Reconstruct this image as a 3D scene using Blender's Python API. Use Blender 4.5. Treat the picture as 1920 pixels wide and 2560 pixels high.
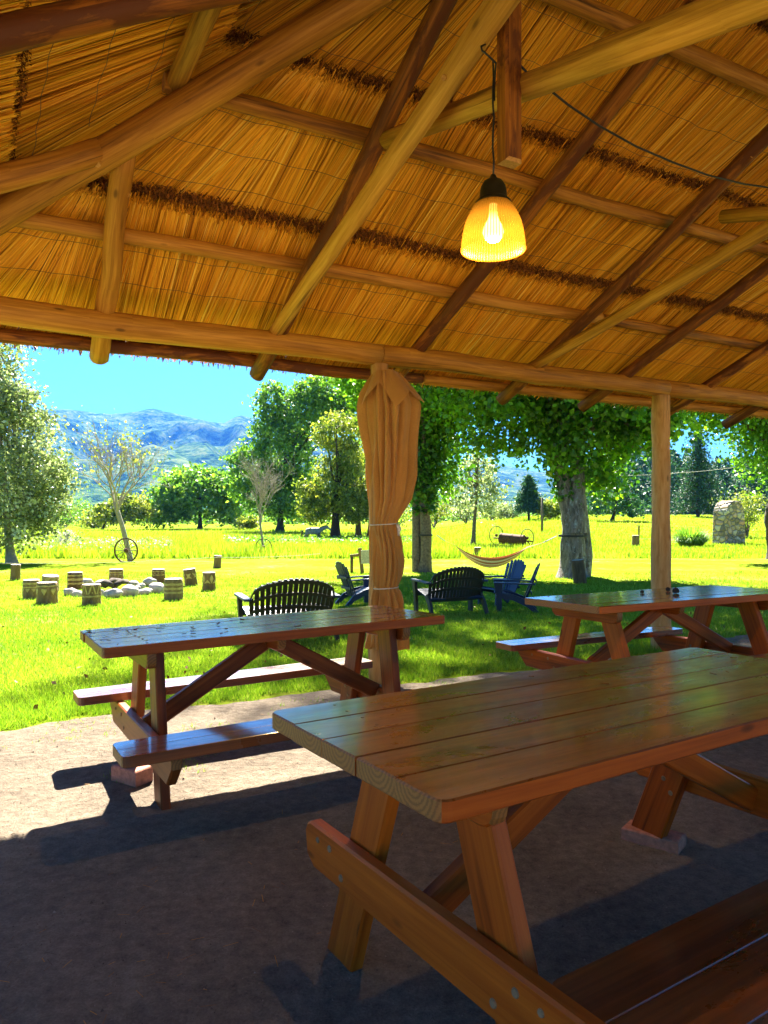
import bpy, bmesh, math, random
import numpy as np
from mathutils import Vector, Matrix, noise

# ------------------------------------------------------------------ scene, camera, light
for o in list(bpy.data.objects):
    bpy.data.objects.remove(o)
S = bpy.context.scene
COL = S.collection
R = math.radians
CAMZ, F = 1.40, 1850.0
cam = bpy.data.cameras.new('camera'); camo = bpy.data.objects.new('camera', cam); COL.objects.link(camo)
cam.sensor_fit = 'VERTICAL'; cam.sensor_height = 36.0; cam.lens = F / 2560 * 36
cam.clip_start = 0.05; cam.clip_end = 40000
camo.location = (0, 0, CAMZ); camo.rotation_euler = (R(90), 0, 0)
S.camera = camo

SUN_TRAVEL = Vector((0.10, -1.0, -1.0)).normalized()
SUN_EL = math.asin(-SUN_TRAVEL.z)
SUN_AZ = math.atan2(-SUN_TRAVEL.x, -SUN_TRAVEL.y)          # from +Y towards +X
sun = bpy.data.lights.new('sun', 'SUN'); suno = bpy.data.objects.new('sun', sun); COL.objects.link(suno)
sun.energy = 3.7; sun.angle = R(0.55); sun.color = (1.0, 0.93, 0.80)
suno.rotation_euler = SUN_TRAVEL.to_track_quat('-Z', 'Y').to_euler(); suno.location = (0, 30, 40)

W = bpy.data.worlds.new('World'); S.world = W; W.use_nodes = True
wn = W.node_tree; bg = wn.nodes['Background']
sky = wn.nodes.new('ShaderNodeTexSky'); sky.sky_type = 'NISHITA'; sky.sun_disc = False
sky.sun_elevation = SUN_EL; sky.sun_rotation = SUN_AZ
sky.air_density = 1.0; sky.dust_density = 0.3; sky.ozone_density = 2.0
tint = wn.nodes.new('ShaderNodeMix'); tint.data_type = 'RGBA'; tint.blend_type = 'MULTIPLY'; tint.inputs[0].default_value = 1.0
tint.inputs[7].default_value = (0.125, 0.275, 0.42, 1)
wn.links.new(sky.outputs[0], tint.inputs[6]); wn.links.new(tint.outputs[2], bg.inputs[0]); bg.inputs[1].default_value = 0.05

S.view_settings.view_transform = 'Standard'; S.view_settings.look = 'None'
S.view_settings.exposure = 3.52; S.view_settings.gamma = 1.0
S.view_settings.use_curve_mapping = False
S.cycles.use_denoising = True
S.cycles.max_bounces = 8; S.cycles.diffuse_bounces = 5; S.cycles.glossy_bounces = 3
S.cycles.transmission_bounces = 6; S.cycles.transparent_max_bounces = 8
S.cycles.volume_bounces = 0
S.cycles.sample_clamp_indirect = 6.0
S.cycles.use_light_tree = True

# ------------------------------------------------------------------ terrain and picture-to-ground helper
EK_Y = [0, 7.5, 9, 12, 16, 20, 37, 60, 84, 120, 160, 250, 600, 20000]
EK_E = [1.4, 1.4, 1.45, 1.60, 1.75, 1.85, 2.3, 2.75, 3.15, 3.35, 3.3, 3.6, 5.0, 5.0]
def sst(t):
    t = np.clip(t, 0, 1); return t * t * (3 - 2 * t)
def gz(x, y):
    x = np.asarray(x, float); y = np.asarray(y, float)
    e = np.interp(y, EK_Y, EK_E)
    yy = np.maximum(y, 1)
    e = e - 2.7 * sst((x / yy - 0.02) / 0.22) * sst((y - 42) / 90) * (1 - sst((y - 300) / 600))
    bump = 0.03 * np.sin(x * 0.9 + 1) * np.sin(y * 0.7) * sst((y - 9) / 8)
    return CAMZ - e + bump
def at(px, py):
    lo = 3.0
    Y = np.geomspace(3, 3000, 4000); X = (px - 960) / F * Y
    sy = 1280 + F * (CAMZ - gz(X, Y)) / Y
    k = int(np.argmax(sy <= py))
    y = float(Y[k]); x = float(X[k])
    return Vector((x, y, float(gz(x, y))))
def ray(px, py, Y):
    return Vector(((px - 960) / F * Y, Y, CAMZ + (1280 - py) / F * Y))

# ------------------------------------------------------------------ object helpers
def tag(o, label=None, cat=None, group=None, kind=None):
    if label: o['label'] = label
    if cat: o['category'] = cat
    if group: o['group'] = group
    if kind: o['kind'] = kind
    return o
def empty(name, loc=(0, 0, 0), label=None, cat=None, group=None, rz=0):
    o = bpy.data.objects.new(name, None); COL.objects.link(o)
    o.location = loc; o.rotation_euler = (0, 0, rz); o.empty_display_size = 0.2
    return tag(o, label, cat, group)
def link(name, me, mats, parent=None, keep=False):
    o = bpy.data.objects.new(name, me); COL.objects.link(o)
    for m in (mats if isinstance(mats, (list, tuple)) else [mats]): me.materials.append(m)
    if parent is not None:
        o.parent = parent
        if keep:
            M = Matrix.Identity(4); p = parent
            while p is not None:
                M = p.matrix_basis @ M if p.parent is None else (p.matrix_parent_inverse @ p.matrix_basis) @ M
                p = p.parent
            o.matrix_parent_inverse = M.inverted()
    return o
def copy_tree(o, parent=None):
    c = o.copy(); COL.objects.link(c)
    if parent is not None: c.parent = parent
    for ch in list(o.children): copy_tree(ch, c)
    return c

class MB:
    """collects shapes and links them as one mesh; uv = metres, u across the grain, v along it"""
    def __init__(s): s.v = []; s.f = []; s.m = []; s.uv = []; s.t = []; s.sm = []
    def face(s, idx, uv, m=0, tone=0.5, smooth=False):
        s.f.append(tuple(idx)); s.uv.extend(uv); s.m.append(m); s.t.append(tone); s.sm.append(smooth)
    def tube(s, pts, rad, n=10, cap=(1, 1), capm=0, m=0, tone=None, rough=0.0, smooth=True, flat=1.0, up=None):
        pts = [Vector(p) for p in pts]; N = len(pts)
        if not hasattr(rad, '__len__'): rad = [rad] * N
        tone = random.random() if tone is None else tone
        uo, vo = random.uniform(0, 50), random.uniform(0, 50)
        base = len(s.v); L = 0; prev = None; vs = []
        for i, p in enumerate(pts):
            t = (pts[min(i + 1, N - 1)] - pts[max(i - 1, 0)]).normalized()
            if prev is None:
                a = up or (Vector((0, 0, 1)) if abs(t.z) < 0.9 else Vector((1, 0, 0)))
                x = t.cross(a).normalized()
            else:
                x = (prev - t * prev.dot(t)).normalized()
            prev = x; y = t.cross(x)
            if i: L += (p - pts[i - 1]).length
            vs.append(L)
            for k in range(n):
                a = 2 * math.pi * k / n
                rr = rad[i] * (1 + rough * (noise.noise(Vector((math.cos(a) * 1.3, math.sin(a) * 1.3, L * 3 + uo))) ))
                s.v.append(p + x * (math.cos(a) * rr) + y * (math.sin(a) * rr * flat))
        for i in range(N - 1):
            for k in range(n):
                k2 = (k + 1) % n
                a, b = 2 * math.pi * rad[i] * k / n + uo, 2 * math.pi * rad[i] * (k + 1) / n + uo
                s.face((base + i * n + k, base + i * n + k2, base + (i + 1) * n + k2, base + (i + 1) * n + k),
                       ((a, vs[i] + vo), (b, vs[i] + vo), (b, vs[i + 1] + vo), (a, vs[i + 1] + vo)), m, tone, smooth)
        for e, on in ((0, cap[0]), (N - 1, cap[1])):
            if on and rad[e] > 1e-4:
                ids = [base + e * n + k for k in range(n)]
                if e == 0: ids = ids[::-1]
                uv = [(math.cos(2 * math.pi * k / n) * rad[e], math.sin(2 * math.pi * k / n) * rad[e]) for k in range(n)]
                s.face(ids, uv, capm, tone, False)
    def prism(s, outline, thick, M, c=0.005, m=0, endm=None, tone=None, sidem=None):
        """convex outline in local x (grain) / y, extruded to +z thick, chamfered edges"""
        tone = random.random() if tone is None else tone
        endm = m if endm is None else endm
        uo, vo = random.uniform(0, 50), random.uniform(0, 50)
        P = [Vector((p[0], p[1])) for p in outline]; n = len(P)
        area = sum(P[i].x * P[(i + 1) % n].y - P[(i + 1) % n].x * P[i].y for i in range(n))
        if area < 0: P.reverse()
        ins = []
        for i in range(n):
            a, b, d = P[i - 1], P[i], P[(i + 1) % n]
            e1 = (b - a).normalized(); e2 = (d - b).normalized()
            n1 = Vector((-e1.y, e1.x)); n2 = Vector((-e2.y, e2.x))
            q = n1 + n2; q = q / max(0.3, q.length_squared) * 2
            ins.append(b + q * c)
        rings = [(ins, 0), (P, c), (P, thick - c), (ins, thick)]
        base = len(s.v)
        for pl, z in rings:
            for p in pl: s.v.append(M @ Vector((p.x, p.y, z)))
        def uvp(p, z): return (p.y + uo, p.x + vo)
        s.face([base + i for i in reversed(range(n))], [uvp(ins[i], 0) for i in reversed(range(n))], m, tone)
        s.face([base + 3 * n + i for i in range(n)], [uvp(ins[i], 0) for i in range(n)], m, tone)
        for r in range(3):
            for i in range(n):
                j = (i + 1) % n
                e = P[j] - P[i]
                end = abs(e.y) > 1.4 * abs(e.x)
                z0, z1 = rings[r][1], rings[r + 1][1]
                if end: uv = [(P[i].y, z0), (P[j].y, z0), (P[j].y, z1), (P[i].y, z1)]
                else: uv = [(z0 + uo + 7, P[i].x + vo), (z0 + uo + 7, P[j].x + vo), (z1 + uo + 7, P[j].x + vo), (z1 + uo + 7, P[i].x + vo)]
                s.face((base + r * n + i, base + r * n + j, base + (r + 1) * n + j, base + (r + 1) * n + i), uv, endm if end else (m if sidem is None or r == 2 else sidem), tone)
    def plank(s, p0, p1, width, thick, up=(0, 0, 1), c=0.006, r=0.0, m=0, endm=None, tone=None, ends=None, sidem=None):
        """board whose axis runs p0->p1 through its centre; `up` is the direction of its thickness"""
        p0, p1 = Vector(p0), Vector(p1); x = p1 - p0; L = x.length; x.normalize()
        z = Vector(up); z = (z - x * z.dot(x)).normalized(); y = z.cross(x)
        M = Matrix(((x.x, y.x, z.x, 0), (x.y, y.y, z.y, 0), (x.z, y.z, z.z, 0), (0, 0, 0, 1)))
        o = p0 - z * thick / 2
        M.translation = o
        w = width / 2
        if ends: out = ends(L, w)
        elif r > 0:
            out = []
            for cx, cy, a0 in ((L - r, -w + r, -90), (L - r, w - r, 0), (r, w - r, 90), (r, -w + r, 180)):
                for k in range(4): a = R(a0 + 30 * k); out.append((cx + r * math.cos(a), cy + r * math.sin(a)))
        else: out = [(0, -w), (L, -w), (L, w), (0, w)]
        s.prism(out, thick, M, c, m, endm, tone, sidem)
    def box(s, c, d, rz=0, ch=0.004, m=0, tone=None):
        M = Matrix.Translation(Vector(c) - Vector((0, 0, d[2] / 2))) @ Matrix.Rotation(rz, 4, 'Z')
        s.prism([(-d[0] / 2, -d[1] / 2), (d[0] / 2, -d[1] / 2), (d[0] / 2, d[1] / 2), (-d[0] / 2, d[1] / 2)], d[2], M, ch, m, None, tone)
    def lathe(s, prof, n=32, o=(0, 0, 0), m=0, tone=0.5, smooth=True):
        base = len(s.v); o = Vector(o)
        for r, z in prof:
            for k in range(n):
                a = 2 * math.pi * k / n; s.v.append(o + Vector((r * math.cos(a), r * math.sin(a), z)))
        for i in range(len(prof) - 1):
            for k in range(n):
                j = (k + 1) % n
                s.face((base + i * n + k, base + i * n + j, base + (i + 1) * n + j, base + (i + 1) * n + k),
                       ((k / n, prof[i][1]), ((k + 1) / n, prof[i][1]), ((k + 1) / n, prof[i + 1][1]), (k / n, prof[i + 1][1])), m, tone, smooth)
    def grid(s, fn, nu, nv, m=0, tone=0.5, smooth=True, closed=False):
        base = len(s.v)
        for j in range(nv + 1):
            for i in range(nu + (0 if closed else 1)): s.v.append(Vector(fn(i / nu, j / nv)))
        w = nu if closed else nu + 1
        for j in range(nv):
            for i in range(nu):
                i2 = (i + 1) % w
                s.face((base + j * w + i, base + j * w + i2, base + (j + 1) * w + i2, base + (j + 1) * w + i),
                       ((i / nu, j / nv), ((i + 1) / nu, j / nv), ((i + 1) / nu, (j + 1) / nv), (i / nu, (j + 1) / nv)), m, tone, smooth)
    def build(s, name, mats, parent=None, keep=False):
        me = bpy.data.meshes.new(name)
        me.from_pydata([tuple(v) for v in s.v], [], s.f)
        uvl = me.uv_layers.new(name='UVMap'); uvl.data.foreach_set('uv', np.array(s.uv, np.float32).ravel())
        me.polygons.foreach_set('material_index', s.m); me.polygons.foreach_set('use_smooth', s.sm)
        a = me.attributes.new('tone', 'FLOAT', 'FACE'); a.data.foreach_set('value', np.array(s.t, np.float32))
        me.update()
        return link(name, me, mats, parent, keep)

def np_mesh(name, verts, nq, k, tone, smooth=False):
    """verts (nq*k,3): nq separate polygons of k corners each, with a tone per polygon"""
    me = bpy.data.meshes.new(name)
    me.vertices.add(nq * k); me.vertices.foreach_set('co', np.ascontiguousarray(verts, np.float32).ravel())
    me.loops.add(nq * k); me.loops.foreach_set('vertex_index', np.arange(nq * k, dtype=np.int32))
    me.polygons.add(nq); me.polygons.foreach_set('loop_start', np.arange(0, nq * k, k, dtype=np.int32))
    a = me.attributes.new('tone', 'FLOAT', 'FACE'); a.data.foreach_set('value', np.ascontiguousarray(tone, np.float32))
    me.update(calc_edges=True); return me

# ------------------------------------------------------------------ material helpers
def newmat(name):
    m = bpy.data.materials.new(name); m.use_nodes = True
    nt = m.node_tree; b = nt.nodes['Principled BSDF']
    return m, nt, b
def N(nt, t, **kw):
    n = nt.nodes.new(t)
    for k, v in kw.items():
        if k.startswith('i_'):
            key = k[2:].replace('_', ' ')
            n.inputs[int(key) if key.isdigit() else key].default_value = v
        else: setattr(n, k, v)
    return n
def L(nt, a, b): nt.links.new(a, b)
def ramp(nt, fac, stops):
    r = nt.nodes.new('ShaderNodeValToRGB'); e = r.color_ramp.elements
    while len(e) > 1: e.remove(e[-1])
    e[0].position = stops[0][0]; e[0].color = (*stops[0][1], 1)
    for p, c in stops[1:]:
        x = e.new(p); x.color = (*c, 1)
    L(nt, fac, r.inputs[0]); return r.outputs[0]
def mixc(nt, fac, a, b, mode='MIX'):
    n = nt.nodes.new('ShaderNodeMix'); n.data_type = 'RGBA'; n.blend_type = mode
    for k, v in ((0, fac), (6, a), (7, b)):
        if hasattr(v, 'is_output'): L(nt, v, n.inputs[k])
        else: n.inputs[k].default_value = v if k == 0 else (*v, 1)
    return n.outputs[2]
def math_(nt, op, a, b=None, c=None):
    n = nt.nodes.new('ShaderNodeMath'); n.operation = op
    for k, v in enumerate((a, b, c)):
        if v is None: continue
        if hasattr(v, 'is_output'): L(nt, v, n.inputs[k])
        else: n.inputs[k].default_value = v
    return n.outputs[0]
def coords(nt, kind, scale):
    tc = nt.nodes.new('ShaderNodeTexCoord'); mp = nt.nodes.new('ShaderNodeMapping')
    L(nt, tc.outputs[kind], mp.inputs[0]); mp.inputs['Scale'].default_value = scale; return mp.outputs[0]
def noise_(nt, vec, scale, detail=4, rough=0.55, dist=0.0):
    n = nt.nodes.new('ShaderNodeTexNoise'); n.inputs['Scale'].default_value = scale; n.inputs['Detail'].default_value = detail
    n.inputs['Roughness'].default_value = rough; n.inputs['Distortion'].default_value = dist
    if vec is not None: L(nt, vec, n.inputs['Vector'])
    return n.outputs[0]
def bump(nt, b, h, strength=0.3, dist=0.01):
    n = nt.nodes.new('ShaderNodeBump'); n.inputs['Strength'].default_value = strength; n.inputs['Distance'].default_value = dist
    L(nt, h, n.inputs['Height']); L(nt, n.outputs[0], b.inputs['Normal'])
def tone_(nt):
    n = nt.nodes.new('ShaderNodeAttribute'); n.attribute_name = 'tone'; return n.outputs['Fac']

def wood_mat(name, dark, mid, light, rough=0.6, coat=0.0, knots=True, bark=None, grain=(55, 2.2), bstr=0.25, spread=0.5):
    m, nt, b = newmat(name)
    g = noise_(nt, coords(nt, 'UV', (grain[0], grain[1], 1)), 1.0, 5, 0.6, 0.6)
    big = noise_(nt, coords(nt, 'UV', (9, 0.8, 1)), 1.0, 3, 0.5, 1.0)
    f = math_(nt, 'ADD', math_(nt, 'MULTIPLY', g, 0.55), math_(nt, 'MULTIPLY', big, 0.45))
    f = math_(nt, 'ADD', f, math_(nt, 'MULTIPLY', math_(nt, 'SUBTRACT', tone_(nt), 0.5), spread * 0.35))
    col = ramp(nt, f, [(0.30, dark), (0.48, mid), (0.68, light)])
    if knots:
        v = N(nt, 'ShaderNodeTexVoronoi'); L(nt, coords(nt, 'UV', (5.5, 2.0, 1)), v.inputs['Vector']); v.inputs['Scale'].default_value = 1
        k = ramp(nt, v.outputs['Distance'], [(0.0, (1, 1, 1)), (0.045, (0.8, 0.8, 0.8)), (0.085, (0, 0, 0))])
        col = mixc(nt, math_(nt, 'MULTIPLY', k, 0.75), col, tuple(c * 0.35 for c in dark))
    if rough > 0.55:
        ck = noise_(nt, coords(nt, 'UV', (30, 0.55, 1)), 1.0, 4, 0.6, 0.3)
        col = mixc(nt, ramp(nt, ck, [(0.30, (.85, .85, .85)), (0.37, (0, 0, 0))]), col, tuple(c * 0.5 for c in dark))
        b.inputs['Specular IOR Level'].default_value = 0.3
    if bark:
        bk = noise_(nt, coords(nt, 'UV', (7, 2.0, 1)), 1.0, 6, 0.65, 0.8)
        bm_ = ramp(nt, bk, [(0.46, (0, 0, 0)), (0.54, (1, 1, 1))])
        col = mixc(nt, bm_, col, bark)
    L(nt, col, b.inputs['Base Color']); b.inputs['Roughness'].default_value = rough
    if coat > 0.1:
        rv = noise_(nt, coords(nt, 'UV', (6, 2, 1)), 1.0, 6, 0.7, 0.5); mr = N(nt, 'ShaderNodeMapRange'); L(nt, rv, mr.inputs[0]); mr.inputs[1].default_value = .35; mr.inputs[2].default_value = .65; mr.inputs[3].default_value = rough - .10; mr.inputs[4].default_value = rough + .22; L(nt, mr.outputs[0], b.inputs['Roughness'])
    if coat:
        b.inputs['Coat Weight'].default_value = coat; b.inputs['Coat Roughness'].default_value = 0.11
    bump(nt, b, g, bstr, 0.008 if rough > .55 else 0.004)
    if 'leg_wood' in name: b.inputs['Specular IOR Level'].default_value = 0.2
    return m

M_LOG = wood_mat('peeled_log', (0.085, 0.027, 0.004), (0.36, 0.145, 0.012), (0.60, 0.28, 0.035), 0.62)
M_LOGD = wood_mat('dark_log', (0.06, 0.018, 0.003), (0.27, 0.088, 0.008), (0.50, 0.19, 0.02), 0.65, bark=(0.11, 0.030, 0.006))
M_POLE = wood_mat('pale_pole', (0.16, 0.065, 0.008), (0.46, 0.22, 0.022), (0.68, 0.38, 0.06), 0.6)
M_LOGEND = wood_mat('log_end', (0.34, 0.16, 0.04), (0.55, 0.28, 0.07), (0.66, 0.38, 0.12), 0.75, knots=False, grain=(90, 90))
M_POST = wood_mat('post_wood', (0.26, 0.11, 0.03), (0.50, 0.25, 0.075), (0.64, 0.38, 0.15), 0.8, grain=(26, 5), bstr=0.8)
M_TABLE = wood_mat('varnished_wood', (0.06, 0.013, 0.003), (0.17, 0.040, 0.006), (0.30, 0.080, 0.012), 0.30, coat=1.0, grain=(48, 1.1), spread=0.55, bstr=0.12)
M_LEG = wood_mat('varnished_leg_wood', (0.12, 0.018, 0.002), (0.36, 0.064, 0.004), (0.54, 0.12, 0.009), 0.45, coat=0.0, grain=(40, 1.4), spread=0.6, bstr=0.15)

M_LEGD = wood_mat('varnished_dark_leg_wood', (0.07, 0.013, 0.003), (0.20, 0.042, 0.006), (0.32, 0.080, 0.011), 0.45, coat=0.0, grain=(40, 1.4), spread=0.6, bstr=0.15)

def endgrain():
    m, nt, b = newmat('end_grain')
    w = N(nt, 'ShaderNodeTexWave'); w.wave_type = 'RINGS'; w.rings_direction = 'Z'
    mp = coords(nt, 'UV', (1, 1, 1))
    off = N(nt, 'ShaderNodeVectorMath', operation='ADD'); L(nt, mp, off.inputs[0])
    cx = N(nt, 'ShaderNodeCombineXYZ'); L(nt, math_(nt, 'MULTIPLY', math_(nt, 'SUBTRACT', tone_(nt), 0.5), 0.1), cx.inputs[0]); cx.inputs[1].default_value = -0.055
    L(nt, cx.outputs[0], off.inputs[1]); L(nt, off.outputs[0], w.inputs['Vector'])
    w.inputs['Scale'].default_value = 24; w.inputs['Distortion'].default_value = 2.5; w.inputs['Detail'].default_value = 2
    w.inputs['Detail Scale'].default_value = 8
    col = ramp(nt, w.outputs['Fac'], [(0.05, (0.19, 0.070, 0.013)), (0.5, (0.27, 0.10, 0.018)), (0.95, (0.32, 0.125, 0.024))])
    L(nt, col, b.inputs['Base Color']); b.inputs['Roughness'].default_value = 0.55
    return m
M_END = endgrain()

def simple(name, col, rough=0.6, metal=0.0, var=0.25, scale=12, bs=0.15, coords_='Object', spec=0.5):
    m, nt, b = newmat(name)
    n = noise_(nt, coords(nt, coords_, (1, 1, 1)), scale, 5, 0.6)
    c = ramp(nt, n, [(0.3, tuple(x * (1 - var) for x in col)), (0.7, tuple(min(1, x * (1 + var)) for x in col))])
    L(nt, c, b.inputs['Base Color']); b.inputs['Roughness'].default_value = rough; b.inputs['Metallic'].default_value = metal
    b.inputs['Specular IOR Level'].default_value = spec
    if bs: bump(nt, b, n, bs, 0.01)
    return m
def toned(name, stops, rough=0.7, transl=None, spec=0.3, trw=0.35, noise_s=None):
    """colour from the per-face tone; optional light passing through (leaves)"""
    m, nt, b = newmat(name)
    col = ramp(nt, tone_(nt), stops)
    L(nt, col, b.inputs['Base Color']); b.inputs['Roughness'].default_value = rough; b.inputs['Specular IOR Level'].default_value = spec
    if transl:
        t = nt.nodes.new('ShaderNodeBsdfTranslucent'); tc = mixc(nt, 1.0, col, transl, 'MULTIPLY'); L(nt, tc, t.inputs[0])
        mx = nt.nodes.new('ShaderNodeMixShader'); mx.inputs[0].default_value = trw
        L(nt, b.outputs[0], mx.inputs[1]); L(nt, t.outputs[0], mx.inputs[2])
        L(nt, mx.outputs[0], nt.nodes['Material Output'].inputs[0])
    return m
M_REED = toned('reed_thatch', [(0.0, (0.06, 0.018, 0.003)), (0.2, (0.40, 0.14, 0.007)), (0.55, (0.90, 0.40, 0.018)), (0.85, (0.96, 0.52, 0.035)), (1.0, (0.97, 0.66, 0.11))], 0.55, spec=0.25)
M_SEED = toned('reed_root_ends', [(0.0, (0.07, 0.022, 0.004)), (1.0, (0.32, 0.11, 0.014))], 0.9)
M_MAT = simple('thatch_body', (0.30, 0.14, 0.025), 0.95, var=0.5, scale=30)
M_WIRE = simple('tie_wire', (0.20, 0.08, 0.02), 0.5, var=0.2, bs=0)
M_CABLE = simple('black_cable', (0.012, 0.011, 0.010), 0.55, var=0.1, bs=0)
M_BOLT = simple('bolt_steel', (0.24, 0.15, 0.08), 0.75, 0.0, bs=0, spec=0.2)
M_BRICK = simple('pale_clay_brick', (0.40, 0.16, 0.10), 0.95, var=0.3, scale=40, bs=0.6)

# ------------------------------------------------------------------ ground
def dirt_mat():
    m, nt, b = newmat('packed_dirt')
    v = coords(nt, 'Object', (1, 1, 1))
    n1 = noise_(nt, v, 1.1, 6, 0.6, 0.4); n2 = noise_(nt, v, 22, 8, 0.7); n3 = noise_(nt, v, 120, 4, 0.7)
    f = math_(nt, 'ADD', math_(nt, 'MULTIPLY', n1, 0.35), math_(nt, 'ADD', math_(nt, 'MULTIPLY', n2, 0.38), math_(nt, 'MULTIPLY', n3, 0.27)))
    c = ramp(nt, f, [(0.36, (0.085, 0.064, 0.048)), (0.5, (0.205, 0.160, 0.115)), (0.63, (0.33, 0.265, 0.19))])
    L(nt, c, b.inputs['Base Color']); b.inputs['Roughness'].default_value = 0.95; b.inputs['Specular IOR Level'].default_value = 0.15
    h = math_(nt, 'ADD', math_(nt, 'MULTIPLY', n2, 1.0), math_(nt, 'MULTIPLY', n3, 0.55))
    bump(nt, b, math_(nt, 'ADD', h, math_(nt, 'MULTIPLY', noise_(nt, v, 7, 4, 0.6), 1.2)), 1.0, 0.035); return m
def lawn_mat():
    m, nt, b = newmat('lawn_turf')
    v = coords(nt, 'Object', (1, 1, 1))
    n1 = noise_(nt, v, 0.35, 5, 0.6, 0.5); n2 = noise_(nt, v, 3.5, 6, 0.7); n3 = noise_(nt, v, 60, 4, 0.7)
    f = math_(nt, 'ADD', math_(nt, 'MULTIPLY', n1, 0.5), math_(nt, 'MULTIPLY', n2, 0.5))
    c = ramp(nt, f, [(0.30, (0.09, 0.165, 0.008)), (0.47, (0.155, 0.235, 0.012)), (0.57, (0.24, 0.285, 0.035)), (0.68, (0.44, 0.42, 0.19))])
    c = mixc(nt, math_(nt, 'MULTIPLY', n3, 0.5), c, (0.10, 0.15, 0.010))
    L(nt, c, b.inputs['Base Color']); b.inputs['Roughness'].default_value = 0.95; b.inputs['Specular IOR Level'].default_value = 0.0
    bump(nt, b, n3, 0.6, 0.03); return m
M_DIRT = dirt_mat(); M_LAWN = lawn_mat()

CA, SA = math.cos(R(29)), math.sin(R(29))
def PU(u, d, z): return Vector((CA * u - SA * d, SA * u + CA * d, z))
def ud(x, y): return CA * x + SA * y, -SA * x + CA * y

def terrain():
    ys = np.concatenate([np.linspace(-30, 4, 12), np.linspace(5, 60, 70), np.geomspace(62, 3200, 60)])
    a = np.linspace(-1, 1, 81)
    me = MB(); V = []
    for y in ys:
        half = 34 + max(0, y) * 1.15
        for t in a:
            x = half * np.sign(t) * abs(t) ** 1.3
            V.append((x, y, float(gz(x, y)) - (0.006 if y < 9 else 0.0)))
    n = len(a); fs = []
    for j in range(len(ys) - 1):
        for i in range(n - 1): fs.append((j * n + i, j * n + i + 1, (j + 1) * n + i + 1, (j + 1) * n + i))
    m = bpy.data.meshes.new('lawn'); m.from_pydata(V, [], fs)
    for p in m.polygons: p.use_smooth = True
    return tag(link('lawn', m, M_LAWN), 'bright green mown lawn and meadow beyond the shelter', None, None, 'structure')
terrain()
def dirt_edge(u): return 5.24 + 0.16 * math.sin(u * 0.9 + 0.5) + 0.22 * noise.noise(Vector((u * 0.9, 3.1, 0))) + 0.07 * noise.noise(Vector((u * 6, 1.1, 0)))
def dirt():
    V = []; fs = []; us = np.linspace(-9, 16, 420); ts = np.linspace(0, 1, 170)
    for u in us:
        for t in ts:
            d = -6 + (dirt_edge(u) + 6) * t
            p = PU(u, d, 0); z = 0.012 + (0.010 * noise.noise(Vector((p.x * 1.5, p.y * 1.5, 0))) + 0.007 * noise.noise(Vector((p.x * 5, p.y * 5, 2))) + 0.004 * noise.noise(Vector((p.x * 13, p.y * 13, 4)))) * (1 - t ** 8)
            V.append((p.x, p.y, z if t < 0.999 else -0.004))
    n = len(ts)
    for i in range(len(us) - 1):
        for j in range(n - 1): fs.append((i * n + j, (i + 1) * n + j, (i + 1) * n + j + 1, i * n + j + 1))
    m = bpy.data.meshes.new('dirt_floor'); m.from_pydata(V, [], fs)
    for p in m.polygons: p.use_smooth = True
    tag(link('dirt_floor', m, M_DIRT), 'packed bare earth floor under the thatched roof', None, None, 'structure')
dirt()

def yard():  # unseen pale ground, added to bounce sunlight up onto the thatch
    V = []; fs = []; us = np.linspace(-16, 24, 60); ts = np.linspace(-26, -3.2, 30)
    for u in us:
        for d in ts:
            dd = d + (0.5 * noise.noise(Vector((u * .7, 2, 0))) if d == ts[-1] else 0); p = PU(u, dd, 0); V.append((p.x, p.y, 0.022 + 0.01 * noise.noise(Vector((p.x, p.y, 3)))))
    n = len(ts)
    for i in range(len(us) - 1):
        for j in range(n - 1): fs.append((i * n + j, (i + 1) * n + j, (i + 1) * n + j + 1, i * n + j + 1))
    m = bpy.data.meshes.new('bounce_yard'); m.from_pydata(V, [], fs)
    tag(link('bounce_yard', m, simple('pale_bounce_ground', (0.52, 0.40, 0.24), 0.95, var=0.3, scale=30, bs=0.5)), 'added pale light-bouncing yard behind the shelter', None, None, 'structure')
yard()

# ------------------------------------------------------------------ thatched shelter
UC, DP, HS, SL = -0.467, 5.31, 2.78, 0.54      # left corner, front plate line, half span, roof slope
ZP, ZR = 2.68, 2.772                            # centre heights of plate log and of rafters above it
UE = 12.2
random.seed(5)
pav = empty('thatched_shelter', PU(2.9, DP, 0), 'open log shelter with a thatched reed roof on round wooden posts', 'shelter')
def zr(t): return ZR + SL * t
def wob(a, b, n, amp, seed):
    a, b = Vector(a), Vector(b); out = []
    x = (b - a).normalized(); s1 = x.cross(Vector((0, 0, 1))).normalized(); s2 = x.cross(s1)
    for i in range(n + 1):
        t = i / n; k = amp * math.sin(math.pi * min(1, max(0, t))) ** 0.5 if 0 < t < 1 else 0
        out.append(a.lerp(b, t) + s1 * (k * noise.noise(Vector((t * 3, seed, 0)))) + s2 * (k * noise.noise(Vector((t * 3, seed, 9)))))
    return out
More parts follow.
